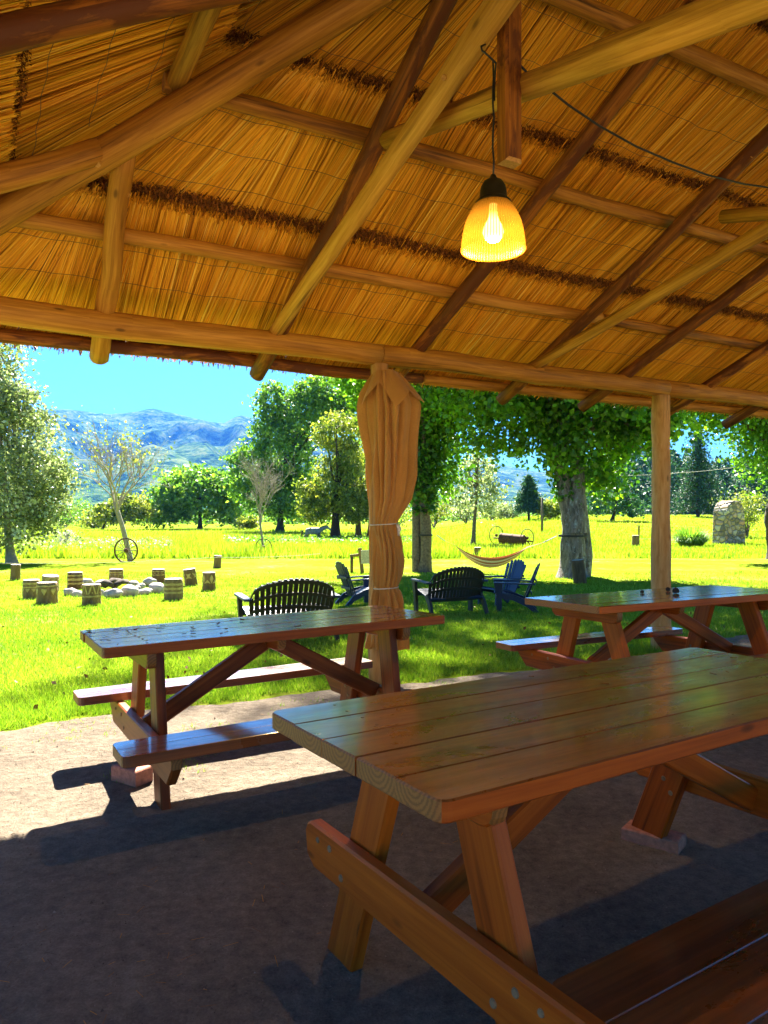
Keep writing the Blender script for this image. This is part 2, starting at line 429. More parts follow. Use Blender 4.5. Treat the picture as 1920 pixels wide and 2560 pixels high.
def log(name, a, b, r0, r1, mat, seed, amp=0.03, n=14, rough=0.10, label=None):
    mb = MB(); pts = wob(a, b, n, amp, seed)
    rad = [(r0 + (r1 - r0) * i / n) * (1 + 0.05 * noise.noise(Vector((i * 0.9, seed, 2)))) for i in range(n + 1)]
    random.seed(int(seed * 100))
    mb.tube(pts, rad, 14, capm=1, rough=rough)
    for k in range(random.randint(2, 5)):            # branch stubs and knots
        i = random.randint(1, n - 1); a_ = random.uniform(0, 6.28)
        d = Vector((random.uniform(-1, 1), random.uniform(-1, 1), random.uniform(-1, 0.3))).normalized()
        mb.tube([pts[i], pts[i] + d * rad[i] * 1.07], [rad[i] * 0.42, rad[i] * 0.22], 7, capm=1)
    o = mb.build(name, [mat, M_LOGEND], pav, True)
    if label: o['label'] = label
    return o
# front plate in three lengths butted at the posts, left plate, back plate
log('wall_plate', PU(-1.0, DP, ZP), PU(2.895, DP, ZP), 0.092, 0.086, M_LOG, 1.1, 0.02)
log('wall_plate', PU(2.905, DP, ZP + 0.004), PU(6.28, DP, ZP), 0.088, 0.083, M_LOG, 1.2, 0.02)
log('wall_plate', PU(6.16, DP + 0.03, ZP + 0.012), PU(UE, DP, ZP), 0.085, 0.08, M_LOG, 1.3, 0.02)
log('wall_plate', PU(UC, DP + 0.5, ZP), PU(UC, DP - 2 * HS - 0.4, ZP), 0.085, 0.085, M_LOG, 1.4, 0.02)
log('wall_plate', PU(-1.0, DP - 2 * HS, ZP), PU(UE, DP - 2 * HS, ZP), 0.085, 0.085, M_LOG, 1.5, 0.02)
# posts
def post(u, d, r0, r1, seed):
    p = PU(u, d, 0)
    log('post', p + Vector((0, 0, -0.05)), PU(u, d, ZP - 0.075), r0, r1, M_POST, seed, 0.02, 16, 0.12)
post(2.90, DP, 0.092, 0.074, 2.1); post(6.22, DP, 0.104, 0.088, 2.2)
for u in (-0.45, 9.6, UE - 0.1): post(u, DP, 0.09, 0.08, 2.3 + u * 0.01)
for u in (-0.45, 2.9, 6.22, 9.6): post(u, DP - 2 * HS, 0.09, 0.08, 2.6 + u * 0.01)
# ridge, hips, rafters
tp = HS
PEAKU = UC + HS
log('ridge_log', PU(PEAKU - 0.2, DP - HS, zr(HS) - 0.02), PU(UE + .4, DP - HS, zr(HS) - 0.02), 0.075, 0.07, M_LOGD, 3.1)
def hipP(t, dz=0): return PU(UC + t, DP - t, zr(t) + dz)
def hipB(t, dz=0): return PU(UC + t, DP - 2 * HS + t, zr(t) + dz)
log('hip_rafter', hipP(-0.7, -0.02), hipP(HS + 0.05, -0.02), 0.094, 0.075, M_LOG, 3.2, 0.03, 16)
log('hip_rafter', hipB(-0.7, -0.02), hipB(HS + 0.05, -0.02), 0.09, 0.075, M_LOG, 3.3, 0.03, 16)
def rafter(u0, u1, t0, t1, r, mat, seed, du=0.0):
    log('rafter', PU(u0, DP - t0, zr(t0)), PU(u1, DP - t1, zr(t1)), r, r * 0.88, mat, seed, 0.03, 14, 0.14)
rafter(0.80, 0.72, -0.44, 1.10, 0.068, M_LOG, 4.1)
rafter(2.02, 2.08, -0.47, HS, 0.062, M_LOGD, 4.2)
rafter(3.22, 3.45, -0.56, HS, 0.060, M_LOGD, 4.3)
rafter(4.54, 4.74, -0.50, HS, 0.060, M_LOGD, 4.4)
rafter(5.60, 6.15, -0.50, HS, 0.060, M_LOGD, 4.5)
rafter(6.83, 7.55, -0.52, HS, 0.058, M_LOGD, 4.6)
rafter(8.02, 8.7, -0.58, HS, 0.058, M_LOGD, 4.7)
rafter(9.3, 9.9, -0.58, HS, 0.058, M_LOGD, 4.8)
for i, u in enumerate((2.05, 4.6, 6.0, 7.4, 8.8, 10.2)):
    log('rafter', PU(u, DP - 2 * HS - 0.5, zr(-0.5)), PU(u, DP - HS, zr(HS)), 0.06, 0.055, M_LOGD, 5 + i * 0.1)
def hjack(d0, t0, t1, r, mat, seed):
    log('rafter', PU(UC + t0, d0, zr(t0)), PU(UC + t1, d0, zr(t1)), r, r * 0.9, mat, seed, 0.03)
hjack(4.22, -0.55, 1.10, 0.072, M_LOG, 6.1)
hjack(2.92, -0.55, 2.35, 0.065, M_LOGD, 6.2)
hjack(1.5, -0.55, 1.75, 0.06, M_LOGD, 6.3)
# purlins
def purlin(t, u0, u1, r, seed, mat=None):
    log('purlin', PU(u0, DP - t, zr(t) + 0.062 + r), PU(u1, DP - t, zr(t) + 0.062 + r), r, r * 0.95, mat or M_LOG, seed, 0.035, 22, 0.12)
purlin(-0.48, UC - 0.5, 3.6, 0.052, 7.1, M_LOGD); purlin(-0.48, 3.62, UE, 0.050, 7.15)
purlin(0.46, UC + 0.42, 4.9, 0.050, 7.2); purlin(0.46, 4.92, UE, 0.046, 7.25)
purlin(1.39, UC + 1.33, 4.7, 0.050, 7.3); purlin(1.39, 4.72, UE, 0.046, 7.35)
purlin(2.32, UC + 2.2, UE, 0.05, 7.4)
def hpurlin(t, d0, d1, r, seed):
    log('purlin', PU(UC + t, d0, zr(t) + 0.062 + r), PU(UC + t, d1, zr(t) + 0.062 + r), r, r * 0.95, M_POLE, seed, 0.03, 16, 0.1)
hpurlin(0.46, DP - 0.42, -0.2, 0.045, 7.5); hpurlin(1.39, DP - 1.34, 1.0, 0.050, 7.6); hpurlin(-0.48, DP + 0.4, -0.8, 0.045, 7.7)
# truss members: king posts and scissor poles
def timber(a, b, w, mat, name, seed):
    random.seed(seed); mb = MB(); mb.plank(a, b, w, w * 0.9, up=PU(0, -1, 0), c=0.012, endm=1)
    return mb.build(name, [mat, M_LOGEND], pav, True)
KD = DP - HS
timber(PU(2.02, KD, zr(HS)), PU(2.02, KD, CAMZ + 1.50), 0.088, M_LOGD, 'king_post', 3)
timber(PU(4.62, KD, zr(HS)), PU(4.62, KD, CAMZ + 1.49), 0.098, M_LOGD, 'king_post', 4)
def zc(d, s=0.238): return CAMZ + 1.345 + (DP - d) * s
log('tie_pole', PU(1.99, DP + 0.08, zc(DP + .08)), PU(1.86, 1.75, CAMZ + 2.24), 0.050, 0.062, M_POLE, 8.1, 0.02)
log('tie_pole', PU(2.09, 3.74, CAMZ + 2.155), PU(2.12, -0.15, CAMZ + 1.19), 0.050, 0.072, M_POLE, 8.2, 0.02)
log('tie_pole', PU(4.50, DP + 0.08, zc(DP + .08)), PU(4.60, 1.7, CAMZ + 2.17), 0.045, 0.058, M_POLE, 8.3, 0.03)
log('tie_pole', PU(4.68, 3.45, CAMZ + 2.11), PU(4.7, -0.2, CAMZ + 1.15), 0.048, 0.06, M_POLE, 8.4, 0.02)

# thatch: solid body + reed layers in overlapping courses
def slopeF(s, t, z): return PU(UC + s, DP - t, zr(t) + 0.165 + z)
def slopeH(s, t, z): return PU(UC + t, DP - s, zr(t) + 0.165 + z)
def slopeB(s, t, z): return PU(UC + s, DP - 2 * HS + t, zr(t) + 0.165 + z)
def body():
    mb = MB(); e = -0.58; z0, z1 = 0.24, 0.42; LR = UE - UC + 0.4
    def slab(P):
        n = len(P) // 2; b = len(mb.v); mb.v += P
        mb.face(list(range(b, b + n)), [(0, 0)] * n); mb.face(list(range(b + n, b + 2 * n))[::-1], [(0, 0)] * n)
        for i in range(n):
            j = (i + 1) % n; mb.face((b + i, b + n + i, b + n + j, b + j), [(0, 0)] * 4)
    for z in [0]:
        slab([slopeF(e, e, z0), slopeF(LR, e, z0), slopeF(LR, HS, z0), slopeF(HS, HS, z0)] + [slopeF(e, e, z1), slopeF(LR, e, z1), slopeF(LR, HS, z1), slopeF(HS, HS, z1)])
        slab([slopeB(e, e, z0), slopeB(LR, e, z0), slopeB(LR, HS, z0), slopeB(HS, HS, z0)] + [slopeB(e, e, z1), slopeB(LR, e, z1), slopeB(LR, HS, z1), slopeB(HS, HS, z1)])
        a = [slopeH(e, e, z0), slopeH(2 * HS - e, e, z0), slopeH(HS, HS, z0)]; c = [slopeH(e, e, z1), slopeH(2 * HS - e, e, z1), slopeH(HS, HS, z1)]
        slab(a + c)
    return mb.build('thatch_body', M_MAT, pav, True)
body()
rng = np.random.default_rng(11)
def reeds(name, fn, smax, courses, dens, hip2=False, seedband=True):
    quads = []; tones = []; sq = []; st = []
    def vecfn(s, t, z):
        p0 = fn(0, 0, 0); ps = fn(1, 0, 0) - p0; pt = fn(0, 1, 0) - p0
        p0, ps, pt = np.array(p0), np.array(ps), np.array(pt)
        return p0 + s[:, None] * ps + t[:, None] * pt + z[:, None] * np.array([0, 0, 1.0])
    for ci, (t0, t1, zlo, zhi) in enumerate(courses):
        n = int((smax - t0) * dens)
        s0 = rng.uniform(t0, smax, n)
        gap = s0 - t0
        lean = np.clip((2.0 - gap) / 2.0, 0, 1) * (t1 - t0) * 0.93
        if hip2:
            gap2 = (2 * HS - t0) - s0
            lean = lean - np.clip((2.0 - gap2) / 2.0, 0, 1) * (t1 - t0) * 0.93
        big = np.array([noise.noise(Vector((x * 1.7, ci * 7.7, 0))) for x in s0]) + 0.5 * np.array([noise.noise(Vector((x * 9, ci * 3.7, 5))) for x in s0])
        lean = lean + 0.13 * big * (t1 - t0) + rng.normal(0, 0.022, n)
        ta = t0 + rng.normal(0, 0.012, n) - (rng.random(n) < 0.04) * rng.uniform(0, 0.06, n)
        tb = t1 + rng.normal(0, 0.013, n) + (rng.random(n) < 0.03) * rng.uniform(0, 0.07, n)
        # some reeds are short pieces showing a change of layer
        lay = rng.uniform(0, 1, n)
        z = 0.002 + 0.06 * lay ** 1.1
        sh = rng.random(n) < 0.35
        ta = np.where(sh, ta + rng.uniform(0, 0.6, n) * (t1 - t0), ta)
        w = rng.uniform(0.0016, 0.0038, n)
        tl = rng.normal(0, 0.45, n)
        tone = np.clip(0.60 - 0.40 * lay + rng.normal(0, 0.19, n) + 0.15 * big, 0.02, 1)  # random tone, darkened with depth: shade between reeds put into the colour
        segs = 3
        for k in range(segs):
            f0, f1 = k / segs, (k + 1) / segs
            def edge(f):
                t = ta + (tb - ta) * f
                s = s0 + lean * ((t - t0) / (t1 - t0)) + 0.004 * np.sin(f * 5 + s0 * 40)
                zz = z + zlo + (zhi - zlo) * f - 0.006 * np.sin(f * math.pi) * (lay < 0.3)
                a = vecfn(s - w * np.cos(tl), t, zz - w * np.sin(tl)); b = vecfn(s + w * np.cos(tl), t, zz + w * np.sin(tl))
                return a, b
            a0, b0 = edge(f0); a1, b1 = edge(f1)
            quads.append(np.stack([a0, b0, b1, a1], 1).reshape(-1, 3)); tones.append(tone)
        if seedband and ci > 0:
            # dark root ends of this course, just above where the course below is cut off
            m = int((smax - t0) * dens * 1.2)
            ss = rng.uniform(t0 + 0.2, smax, m); tt = t0 + 0.315 + 0.055 * rng.random(m) ** 1.6 + 0.012 * np.sin(ss * 5)
            zz = np.full(m, zlo * .72) + rng.uniform(-0.045, 0.03, m)
            a = rng.uniform(0, 6.28, m); ln = rng.uniform(0.005, 0.018, m); ww = rng.uniform(0.0015, 0.004, m)
            ds, dt = np.cos(a) * ln, np.sin(a) * ln
            p0 = vecfn(ss - ww, tt, zz); p1 = vecfn(ss + ww, tt, zz); p2 = vecfn(ss + ds + ww, tt + dt, zz - rng.uniform(0, 0.03, m)); p3 = vecfn(ss + ds - ww, tt + dt, zz - rng.uniform(0, 0.02, m))
            ok = ss < smax
            sq.append(np.stack([p0, p1, p2, p3], 1).reshape(-1, 3)); st.append(rng.random(m))
    V = np.concatenate(quads); T = np.concatenate(tones)
    me = np_mesh(name, V, len(T), 4, T); o = link(name, me, M_REED, pav, True)
    if sq:
        V = np.concatenate(sq); T = np.concatenate(st)
        ro = link('reed_root_fringe', np_mesh('reed_root_fringe', V, len(T), 4, T), M_SEED, o, True)
    return o
CF = [(-0.62, 0.62, 0.0, 0.0), (0.30, 1.56, 0.15, 0.0), (1.22, 2.50, 0.15, 0.0), (2.15, 2.82, 0.13, 0.02)]
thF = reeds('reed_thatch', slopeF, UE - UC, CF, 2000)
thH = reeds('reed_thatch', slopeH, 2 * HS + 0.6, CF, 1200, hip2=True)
# wires that tie the reed mats
def wires(fn, ts, parent, smax, hip=True):
    mb = MB(); random.seed(8)
    for t in ts:
        s = max(t, -0.5) + 0.06; pts = []
        while s < smax:
            pts.append(fn(s, t + 0.015 * noise.noise(Vector((s * 2.2, t * 9, 0))) + 0.006 * math.sin(s * 19 + t), -0.006 - 0.003 * random.random())); s += 0.09
        mb.tube(pts, 0.0017, 4, cap=(0, 0))
    return mb.build('tie_wire', M_WIRE, parent, True)
wires(slopeF, (-0.25, 0.05, 0.30, 0.85, 1.08, 1.28, 1.72, 1.98, 2.2), thF, UE - UC)
wires(slopeH, (0.1, 0.75, 1.0, 1.25, 1.65, 1.95, 2.2), thH, 4.4)
# ragged eave fringe hanging over the fascia pole
def fringe():
    n = 9000; s = rng.uniform(-0.6, UE - UC, n); ln = rng.uniform(0.008, 0.042, n) * (1 + (rng.random(n) < 0.03) * 0.9)
    p0 = np.array(slopeF(0, 0, 0)); ps = np.array(slopeF(1, 0, 0)) - p0; pt = np.array(slopeF(0, 1, 0)) - p0
    P = p0 + s[:, None] * ps + (-0.58 - rng.uniform(0, 0.05, n))[:, None] * pt + np.array([0, 0, 1.0]) * rng.uniform(-0.01, 0.36, n)[:, None]
    d = np.stack([rng.normal(0, 0.25, n), rng.normal(0, 0.25, n), -np.ones(n)], 1) - 0.9 * pt
    d /= np.linalg.norm(d, axis=1)[:, None]
    w = rng.uniform(0.003, 0.008, n)[:, None] * ps
    V = np.stack([P - w, P + w, P + w * 0.5 + d * ln[:, None], P - w * 0.5 + d * ln[:, None]], 1).reshape(-1, 3)
    link('eave_fringe', np_mesh('eave_fringe', V, n, 4, rng.uniform(0, 1.0, n)), M_SEED, thF, True)
fringe()
# ------------------------------------------------------------------ pendant lamp and cables
random.seed(21)
LAMP = ray(1233, 640, 3.155)
LX, LY = LAMP.x, LAMP.y
def lamp():
    zb = CAMZ + 1.112                       # rim height
    root = empty('pendant_lamp', (LX, LY, zb), 'lit pendant lamp with a ribbed amber bell shade hanging beside the king post', 'lamp')
    m, nt, b = newmat('ribbed_amber_shade')
    b.inputs['Base Color'].default_value = (0.30, 0.12, 0.008, 1); b.inputs['Roughness'].default_value = 0.25
    t = nt.nodes.new('ShaderNodeBsdfTranslucent'); t.inputs[0].default_value = (0.070, 0.036, 0.005, 1)
    tr = nt.nodes.new('ShaderNodeBsdfTransparent'); tr.inputs[0].default_value = (1.0, 0.80, 0.36, 1)
    m1 = nt.nodes.new('ShaderNodeMixShader'); m1.inputs[0].default_value = 0.62
    L(nt, b.outputs[0], m1.inputs[1]); L(nt, t.outputs[0], m1.inputs[2])
    m2 = nt.nodes.new('ShaderNodeMixShader')
    w = N(nt, 'ShaderNodeTexWave'); w.bands_direction = 'X'; L(nt, coords(nt, 'UV', (22, 0, 0)), w.inputs['Vector']); w.inputs['Scale'].default_value = 1
    tcu = N(nt, 'ShaderNodeTexCoord'); su = N(nt, 'ShaderNodeSeparateXYZ'); L(nt, tcu.outputs['UV'], su.inputs[0])
    zone = N(nt, 'ShaderNodeMapRange'); L(nt, su.outputs['Y'], zone.inputs[0]); zone.inputs[1].default_value = 0.085; zone.inputs[2].default_value = 0.125; zone.inputs[3].default_value = 1.0; zone.inputs[4].default_value = 0.10
    L(nt, math_(nt, 'MULTIPLY', math_(nt, 'MULTIPLY_ADD', w.outputs['Fac'], 0.45, 0.15), zone.outputs[0]), m2.inputs[0])
    L(nt, m1.outputs[0], m2.inputs[1]); L(nt, tr.outputs[0], m2.inputs[2]); L(nt, m2.outputs[0], nt.nodes['Material Output'].inputs[0])
    bump(nt, b, w.outputs['Fac'], 0.6, 0.004)
    prof = [(0.136, 0.0), (0.139, 0.006), (0.137, 0.012), (0.1345, 0.04), (0.129, 0.08), (0.119, 0.12), (0.105, 0.155), (0.088, 0.185), (0.072, 0.205), (0.060, 0.213)]
    mb = MB(); mb.lathe(prof, 128); mb.build('lamp_shade', m, root)
    md = simple('dark_bronze', (0.035, 0.03, 0.015), 0.45, 0.6, bs=0)
    mb = MB(); mb.lathe([(0.074, 0.198), (0.076, 0.208), (0.062, 0.222), (0.058, 0.226), (0.057, 0.250), (0.052, 0.275), (0.040, 0.296), (0.018, 0.308), (0.010, 0.325), (0.0, 0.326)], 32)
    mb.build('lamp_cap', md, root)
    mb_ = bpy.data.materials.new('glowing_bulb'); mb_.use_nodes = True; bn = mb_.node_tree.nodes['Principled BSDF']
    bn.inputs['Emission Color'].default_value = (1.0, 0.72, 0.28, 1); bn.inputs['Emission Strength'].default_value = 1.6
    mb = MB(); mb.lathe([(0.0, 0.040), (0.022, 0.043), (0.038, 0.058), (0.045, 0.080), (0.040, 0.102), (0.028, 0.125), (0.018, 0.15), (0.016, 0.2)], 20)
    mb.build('bulb', mb_, root)
    # cord: up to the tie pole, over it and on up the king post
    pts = [(LX, LY, zb + 0.32)]
    for k in range(1, 9): pts.append((LX + 0.003 * math.sin(k * 2.0), LY, zb + 0.32 + k * 0.062))
    for px, py, Y in ((1236, 250, 3.13), (1238, 180, 3.10), (1240, 158, 3.06), (1222, 140, 3.03), (1205, 126, 3.02), (1203, 116, 3.04), (1212, 112, 3.14), (1233, 85, 3.24), (1231, 30, 3.22), (1230, -60, 3.18)):
        pts.append(ray(px, py, Y))
    o = Vector((LX, LY, zb)); mb = MB(); mb.tube([Vector(p) - o for p in pts], 0.0042, 7); mb.build('cord', M_CABLE, root)
    li = bpy.data.lights.new('bulb_light', 'POINT'); li.energy = LAMP_W; li.color = (1.0, 0.66, 0.26); li.shadow_soft_size = 0.03
    lo = bpy.data.objects.new('bulb_light', li); COL.objects.link(lo); lo.parent = root; lo.location = (0, 0, 0.020)
LAMP_W = 4.5
lamp()
def cable():
    pts = [ray(1289, 150, 3.2), ray(1300, 163, 3.21), ray(1330, 195, 3.26)]
    for px, py, Y in ((1361, 214, 3.3), (1420, 262, 3.38), (1500, 316, 3.5), (1590, 366, 3.66), (1680, 405, 3.82), (1770, 438, 4.0), (1860, 460, 4.2), (1930, 470, 4.35), (2050, 474, 4.6), (2250, 440, 5.0)):
        pts.append(ray(px, py, Y))
    mb = MB(); mb.tube(pts, 0.0052, 7)
    tag(mb.build('power_cable', M_CABLE), 'black power cable sagging from the king post across the thatch', 'cable')
cable()

# ------------------------------------------------------------------ picnic tables
def bolt(mb, p, n, r=0.011, h=0.004):
    n = Vector(n); p = Vector(p); mb.tube([p - n * 0.002, p + n * h], [r, r * 0.8], 10, smooth=False, tone=0.5)
def picnic_table(name, label, loc, rz, tl, te, LEN, WID, H, BH, gap, bw, benches=(1, -1), blift=0.0, seed=1, gappy=0.0012, bench_in=(0.0, 0.0), bear_up=0.0, legm=None, near_foot=0.02):
    """local x along the table, local -y is the side nearer the camera"""
    random.seed(seed)
    root = empty(name, loc, label, 'picnic table', 'picnic tables under the shelter')
    lx = Vector((math.cos(rz), math.sin(rz), tl)).normalized(); ly = Vector((-math.sin(rz), math.cos(rz), -te)); lz = lx.cross(ly).normalized(); ly = lz.cross(lx)
    root.rotation_euler = Matrix((lx, ly, lz)).transposed().to_euler()
    T = 0.048; mats = [M_TABLE, M_END]; legm = legm or M_LEG; legs = [legm, M_END, M_BOLT]
    hx = LEN / 2; hy = WID / 2; pw = WID / 5
    mb = MB()
    for k in range(5):
        y = -hy + pw * (k + 0.5); j0, j1 = random.uniform(-.004, .004), random.uniform(-.004, .004)
        r = 0.03
        def ends(Ln, w, k=k):
            o = []
            cr = [(Ln, -w, 0 in (k,)), (Ln, w, k == 4), (0, w, k == 4), (0, -w, k == 0)]
            cs = [(Ln - r, -w + r, -90), (Ln - r, w - r, 0), (r, w - r, 90), (r, -w + r, 180)]
            for (cx, cy, rd), (ox, oy, a0) in zip(cr, cs):
                if rd:
                    for q in range(5): a = R(a0 + 22.5 * q); o.append((ox + r * math.cos(a), oy + r * math.sin(a)))
                else: o.append((cx, cy))
            return o
        dz = random.uniform(-.0012, .0012)
        mb.plank((-hx + j0, y, H - T / 2 + dz), (hx + j1, y, H - T / 2 + dz), pw - gappy, T, c=0.004, endm=1, ends=ends, tone=random.uniform(0.25, 0.75), sidem=3)
    for x in (-hx + 0.20, hx - 0.20):
        for k in range(5):
            for q in (-.25, .25): bolt(mb, (x + random.uniform(-.01, .01), -hy + pw * (k + 0.5 + q), H), (0, 0, 1), 0.006, 0.0015); mb.m[-12:] = [2] * 12
    mb.build('tabletop', mats + [M_BOLT, legm], root)
    def round_ends(Ln, w):
        o = []
        r = min(w * 1.2, 0.055)
        for cx, cy, s in ((Ln, 1, 1), (0, 1, -1)):
            pass
        o = [(0.0, -w), (Ln, -w), (Ln, w - r)]
        for q in range(1, 4): a = R(90 * q / 4); o.append((Ln - r + r * math.cos(a), w - r + r * math.sin(a)))
        o += [(Ln - r, w), (r, w)]
        for q in range(1, 4): a = R(90 + 90 * q / 4); o.append((r + r * math.cos(a), w - r + r * math.sin(a)))
        o.append((0, w - r)); return o
    XL = hx - 0.25
    for x in (-XL, XL, 0):
        mb = MB(); ww = 0.085
        s = -1 if x <= 0 else 1
        cl = (hy - 0.07) if x else 0.20
        # thickness along x; board width vertical, rounded lower corners
        mb.plank((x + s * (0.026 if x else 0), cl, H - T - ww / 2 - 0.001), (x + s * (0.026 if x else 0), -cl, H - T - ww / 2 - 0.001), ww, 0.046, up=(1, 0, 0), endm=1, ends=lambda Ln, w: [(p[0], p[1]) for p in round_ends(Ln, w)], tone=random.random())
        mb.build('cleat', legs, root)
    for x in (-XL, XL):
        s = -1 if x < 0 else 1
        for sy in (1, -1):
            mb = MB(); zt = H - T - 0.002; zb = blift if (sy == 1 and s == 1) else 0.0
            yt, yb = sy * 0.17, sy * (hy + (near_foot if sy < 0 else 0.02))
            a = Vector((x - s * 0.024, yb + (yb - yt) * 0.03, zb + 0.001)); b_ = Vector((x - s * 0.024, yt, zt))
            w = 0.145; sl = (yt - yb) / (zt)
            dirv = (b_ - a).normalized(); Ln = (b_ - a).length
            k = (w / 2) * (abs(yb - yt) / (zt - zb))   # horizontal cut ends
            up = Vector((1, 0, 0)); y_ = up.cross(dirv)
            kk = k if y_.z < 0 else -k
            # ends cut level with the ground
            mb.plank(a, b_, w, 0.046, up=up, c=0.006, endm=1, tone=random.random(),
                     ends=lambda Ln, w_, kk=kk: [(-kk, -w_), (Ln - kk, -w_), (Ln + kk, w_), (kk, w_)])
            for q in (0, 1):
                zz = BH - 0.10 - 0.02 + 0.05 * (q - 0.5); t = (zz) / zt
                yy = yb + (yt - yb) * t + (q - 0.5) * 0.05
                bolt(mb, (x - s * 0.048, yy, zz), (-s, 0, 0), 0.011, 0.003); mb.m[-12:] = [2] * 12
            mb.build('leg', legs, root)
    # bearers that carry the benches, outside the legs
    by = hy + gap + bw - 0.035
    for x in (-XL, XL):
        s = -1 if x < 0 else 1
        yb0 = by if 1 in benches else hy + 0.16
        mb = MB(); ww = 0.14; zc_ = BH - 0.046 - ww / 2 - 0.001 + bear_up
        def bends(Ln, w):
            c1 = 0.10; f = 0.10
            if 1 in benches: return [(0, -w + .05), (c1, w), (Ln - c1, w), (Ln, -w + .05), (Ln, -w), (0, -w)]
            return [(0, -w + .035), (0.012, -w + .012), (.035, -w), (Ln, -w), (Ln, -w + .05), (Ln - c1, w), (.06, w), (0.012, w - .03)]
        mb.plank((x + s * 0.024, yb0, zc_), (x + s * 0.024, -by, zc_), ww, 0.046, up=(1, 0, 0), c=0.007, endm=1, ends=lambda Ln, w: [(p[0], p[1]) for p in bends(Ln, w)], tone=random.random())
        for sy in (1, -1):
            for q in (0, 1):
                bolt(mb, (x + s * 0.0475, sy * (hy - 0.075 + q * 0.07), zc_ + (q - .5) * 0.06), (s, 0, 0), 0.012, 0.003); mb.m[-12:] = [2] * 12
            bolt(mb, (x + s * 0.0475, sy * (hy + gap + 0.02), zc_ + 0.03), (s, 0, 0), 0.010, 0.003); mb.m[-12:] = [2] * 12
        mb.build('bench_bearer', legs, root)
    # diagonal braces from the middle cleat down to the bearers
    for s in (-1, 1):
        mb = MB(); mb.plank((s * 0.03, 0, H - T - 0.055), (s * (XL - 0.01), 0, BH - 0.075), 0.088, 0.046, up=(0, 1, 0), c=0.006, endm=1, tone=random.random())
        mb.build('brace', legs, root)
    for sy in benches:
        mb = MB(); w1 = bw / 2
        for k in (0, 1):
            y = sy * (hy + gap + w1 * (k + 0.5))
            rr = 0.03
            def ends(Ln, w, k=k, sy=sy):
                outer = (k == 1); hi = (sy > 0)
                o = []
                for (ox, oy, a0, cx, cy) in ((Ln - rr, -w + rr, -90, Ln, -w), (Ln - rr, w - rr, 0, Ln, w), (rr, w - rr, 90, 0, w), (rr, -w + rr, 180, 0, -w)):
                    side = 1 if cy > 0 else -1
                    rd = (side == sy) if outer else (side == -sy)
                    if rd:
                        for q in range(4): a = R(a0 + 30 * q); o.append((ox + rr * math.cos(a), oy + rr * math.sin(a)))
                    else: o.append((cx, cy))
                return o
            mb.plank((-hx + bench_in[0], y, BH - 0.0235), (hx - bench_in[1], y, BH - 0.0235), w1 - 0.001, 0.046, c=0.0022, endm=1, ends=ends, tone=random.uniform(.2, .8))
        mb.build('bench_seat', mats, root)
    return root
def place_table(fit, **kw):
    x, y, z, a, tl, te, LEN, WID, b_, g, bw, d0, d1 = fit
    l = Vector((math.cos(a), math.sin(a), tl)); e = Vector((math.sin(a), -math.cos(a), te))
    H = CAMZ + z + tl * LEN / 2 + te * WID / 2
    c = Vector((x, y, 0)) + Vector((l.x, l.y, 0)) * LEN / 2 + Vector((e.x, e.y, 0)) * WID / 2
    return picnic_table(loc=(c.x, c.y, 0), rz=a, tl=tl, te=te, LEN=LEN, WID=WID, H=H, BH=H - b_, gap=g, bw=bw, bench_in=(d0, d1), **kw)
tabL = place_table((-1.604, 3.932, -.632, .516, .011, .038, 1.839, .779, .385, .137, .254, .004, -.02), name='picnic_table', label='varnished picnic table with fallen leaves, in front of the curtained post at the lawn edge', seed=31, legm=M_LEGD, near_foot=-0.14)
tabR = place_table((1.034, 5.395, -.626, .41, .011, .038, 1.831, .848, .373, .177, .249, .011, .10), name='picnic_table', label='farther picnic table in front of the bare round post, with pine cones on its top', seed=32)
tabN = place_table((-.339, 2.138, -.578, .576, -.007, .007, 2.023, .824, .405, .05, .30, 0.235, 0.0), name='picnic_table', label='big picnic table nearest the camera, one of its legs raised on a brick', benches=(-1,), seed=33, blift=0.062, bear_up=0.048)
def brick(p, rz, label, d=(0.235, 0.11, 0.058)):
    random.seed(int(p[0] * 100)); mb = MB(); mb.box((0, 0, d[2] / 2), d, 0, 0.006)
    o = mb.build('brick', M_BRICK); o.location = p; o.rotation_euler = (0, 0, rz); tag(o, label, 'brick', 'bricks under table legs')
bl = tabN.matrix_basis @ Vector((2.023 / 2 - 0.26, .824 / 2 + 0.03, 0)); brick((bl.x + .01, bl.y - .01, 0.004), R(-38), 'pale brick lying flat under a leg of the nearest picnic table')
pb = at(330, 1957); brick((pb.x, pb.y, 0.004), R(-32), 'pale brick standing below the bench end of the table at the lawn edge', (0.19, 0.11, 0.085))
# ------------------------------------------------------------------ more materials
def leaf_stops(a, b, c):
    k = 1.7
    return [(p, tuple(x * k for x in q)) for p, q in ((0.0, a), (0.5, b), (1.0, c))]
M_MULB = toned('mulberry_leaf', leaf_stops((0.018, 0.055, 0.008), (0.045, 0.11, 0.010), (0.10, 0.17, 0.012)), 0.4, (1.7, 1.9, 0.7), 0.4, 0.50)
M_IVY = toned('ivy_leaf', leaf_stops((0.012, 0.045, 0.010), (0.03, 0.085, 0.012), (0.07, 0.14, 0.014)), 0.4, (1.6, 1.8, 0.7), 0.4, 0.30)
M_POPL = toned('grey_green_leaf', leaf_stops((0.06, 0.08, 0.03), (0.14, 0.165, 0.07), (0.40, 0.41, 0.29)), 0.45, (1.3, 1.5, 0.8), 0.5, 0.28)
M_GREEN = toned('mid_green_leaf', leaf_stops((0.03, 0.075, 0.014), (0.075, 0.15, 0.022), (0.17, 0.24, 0.04)), 0.5, (1.5, 1.7, 0.6), 0.35, 0.38)
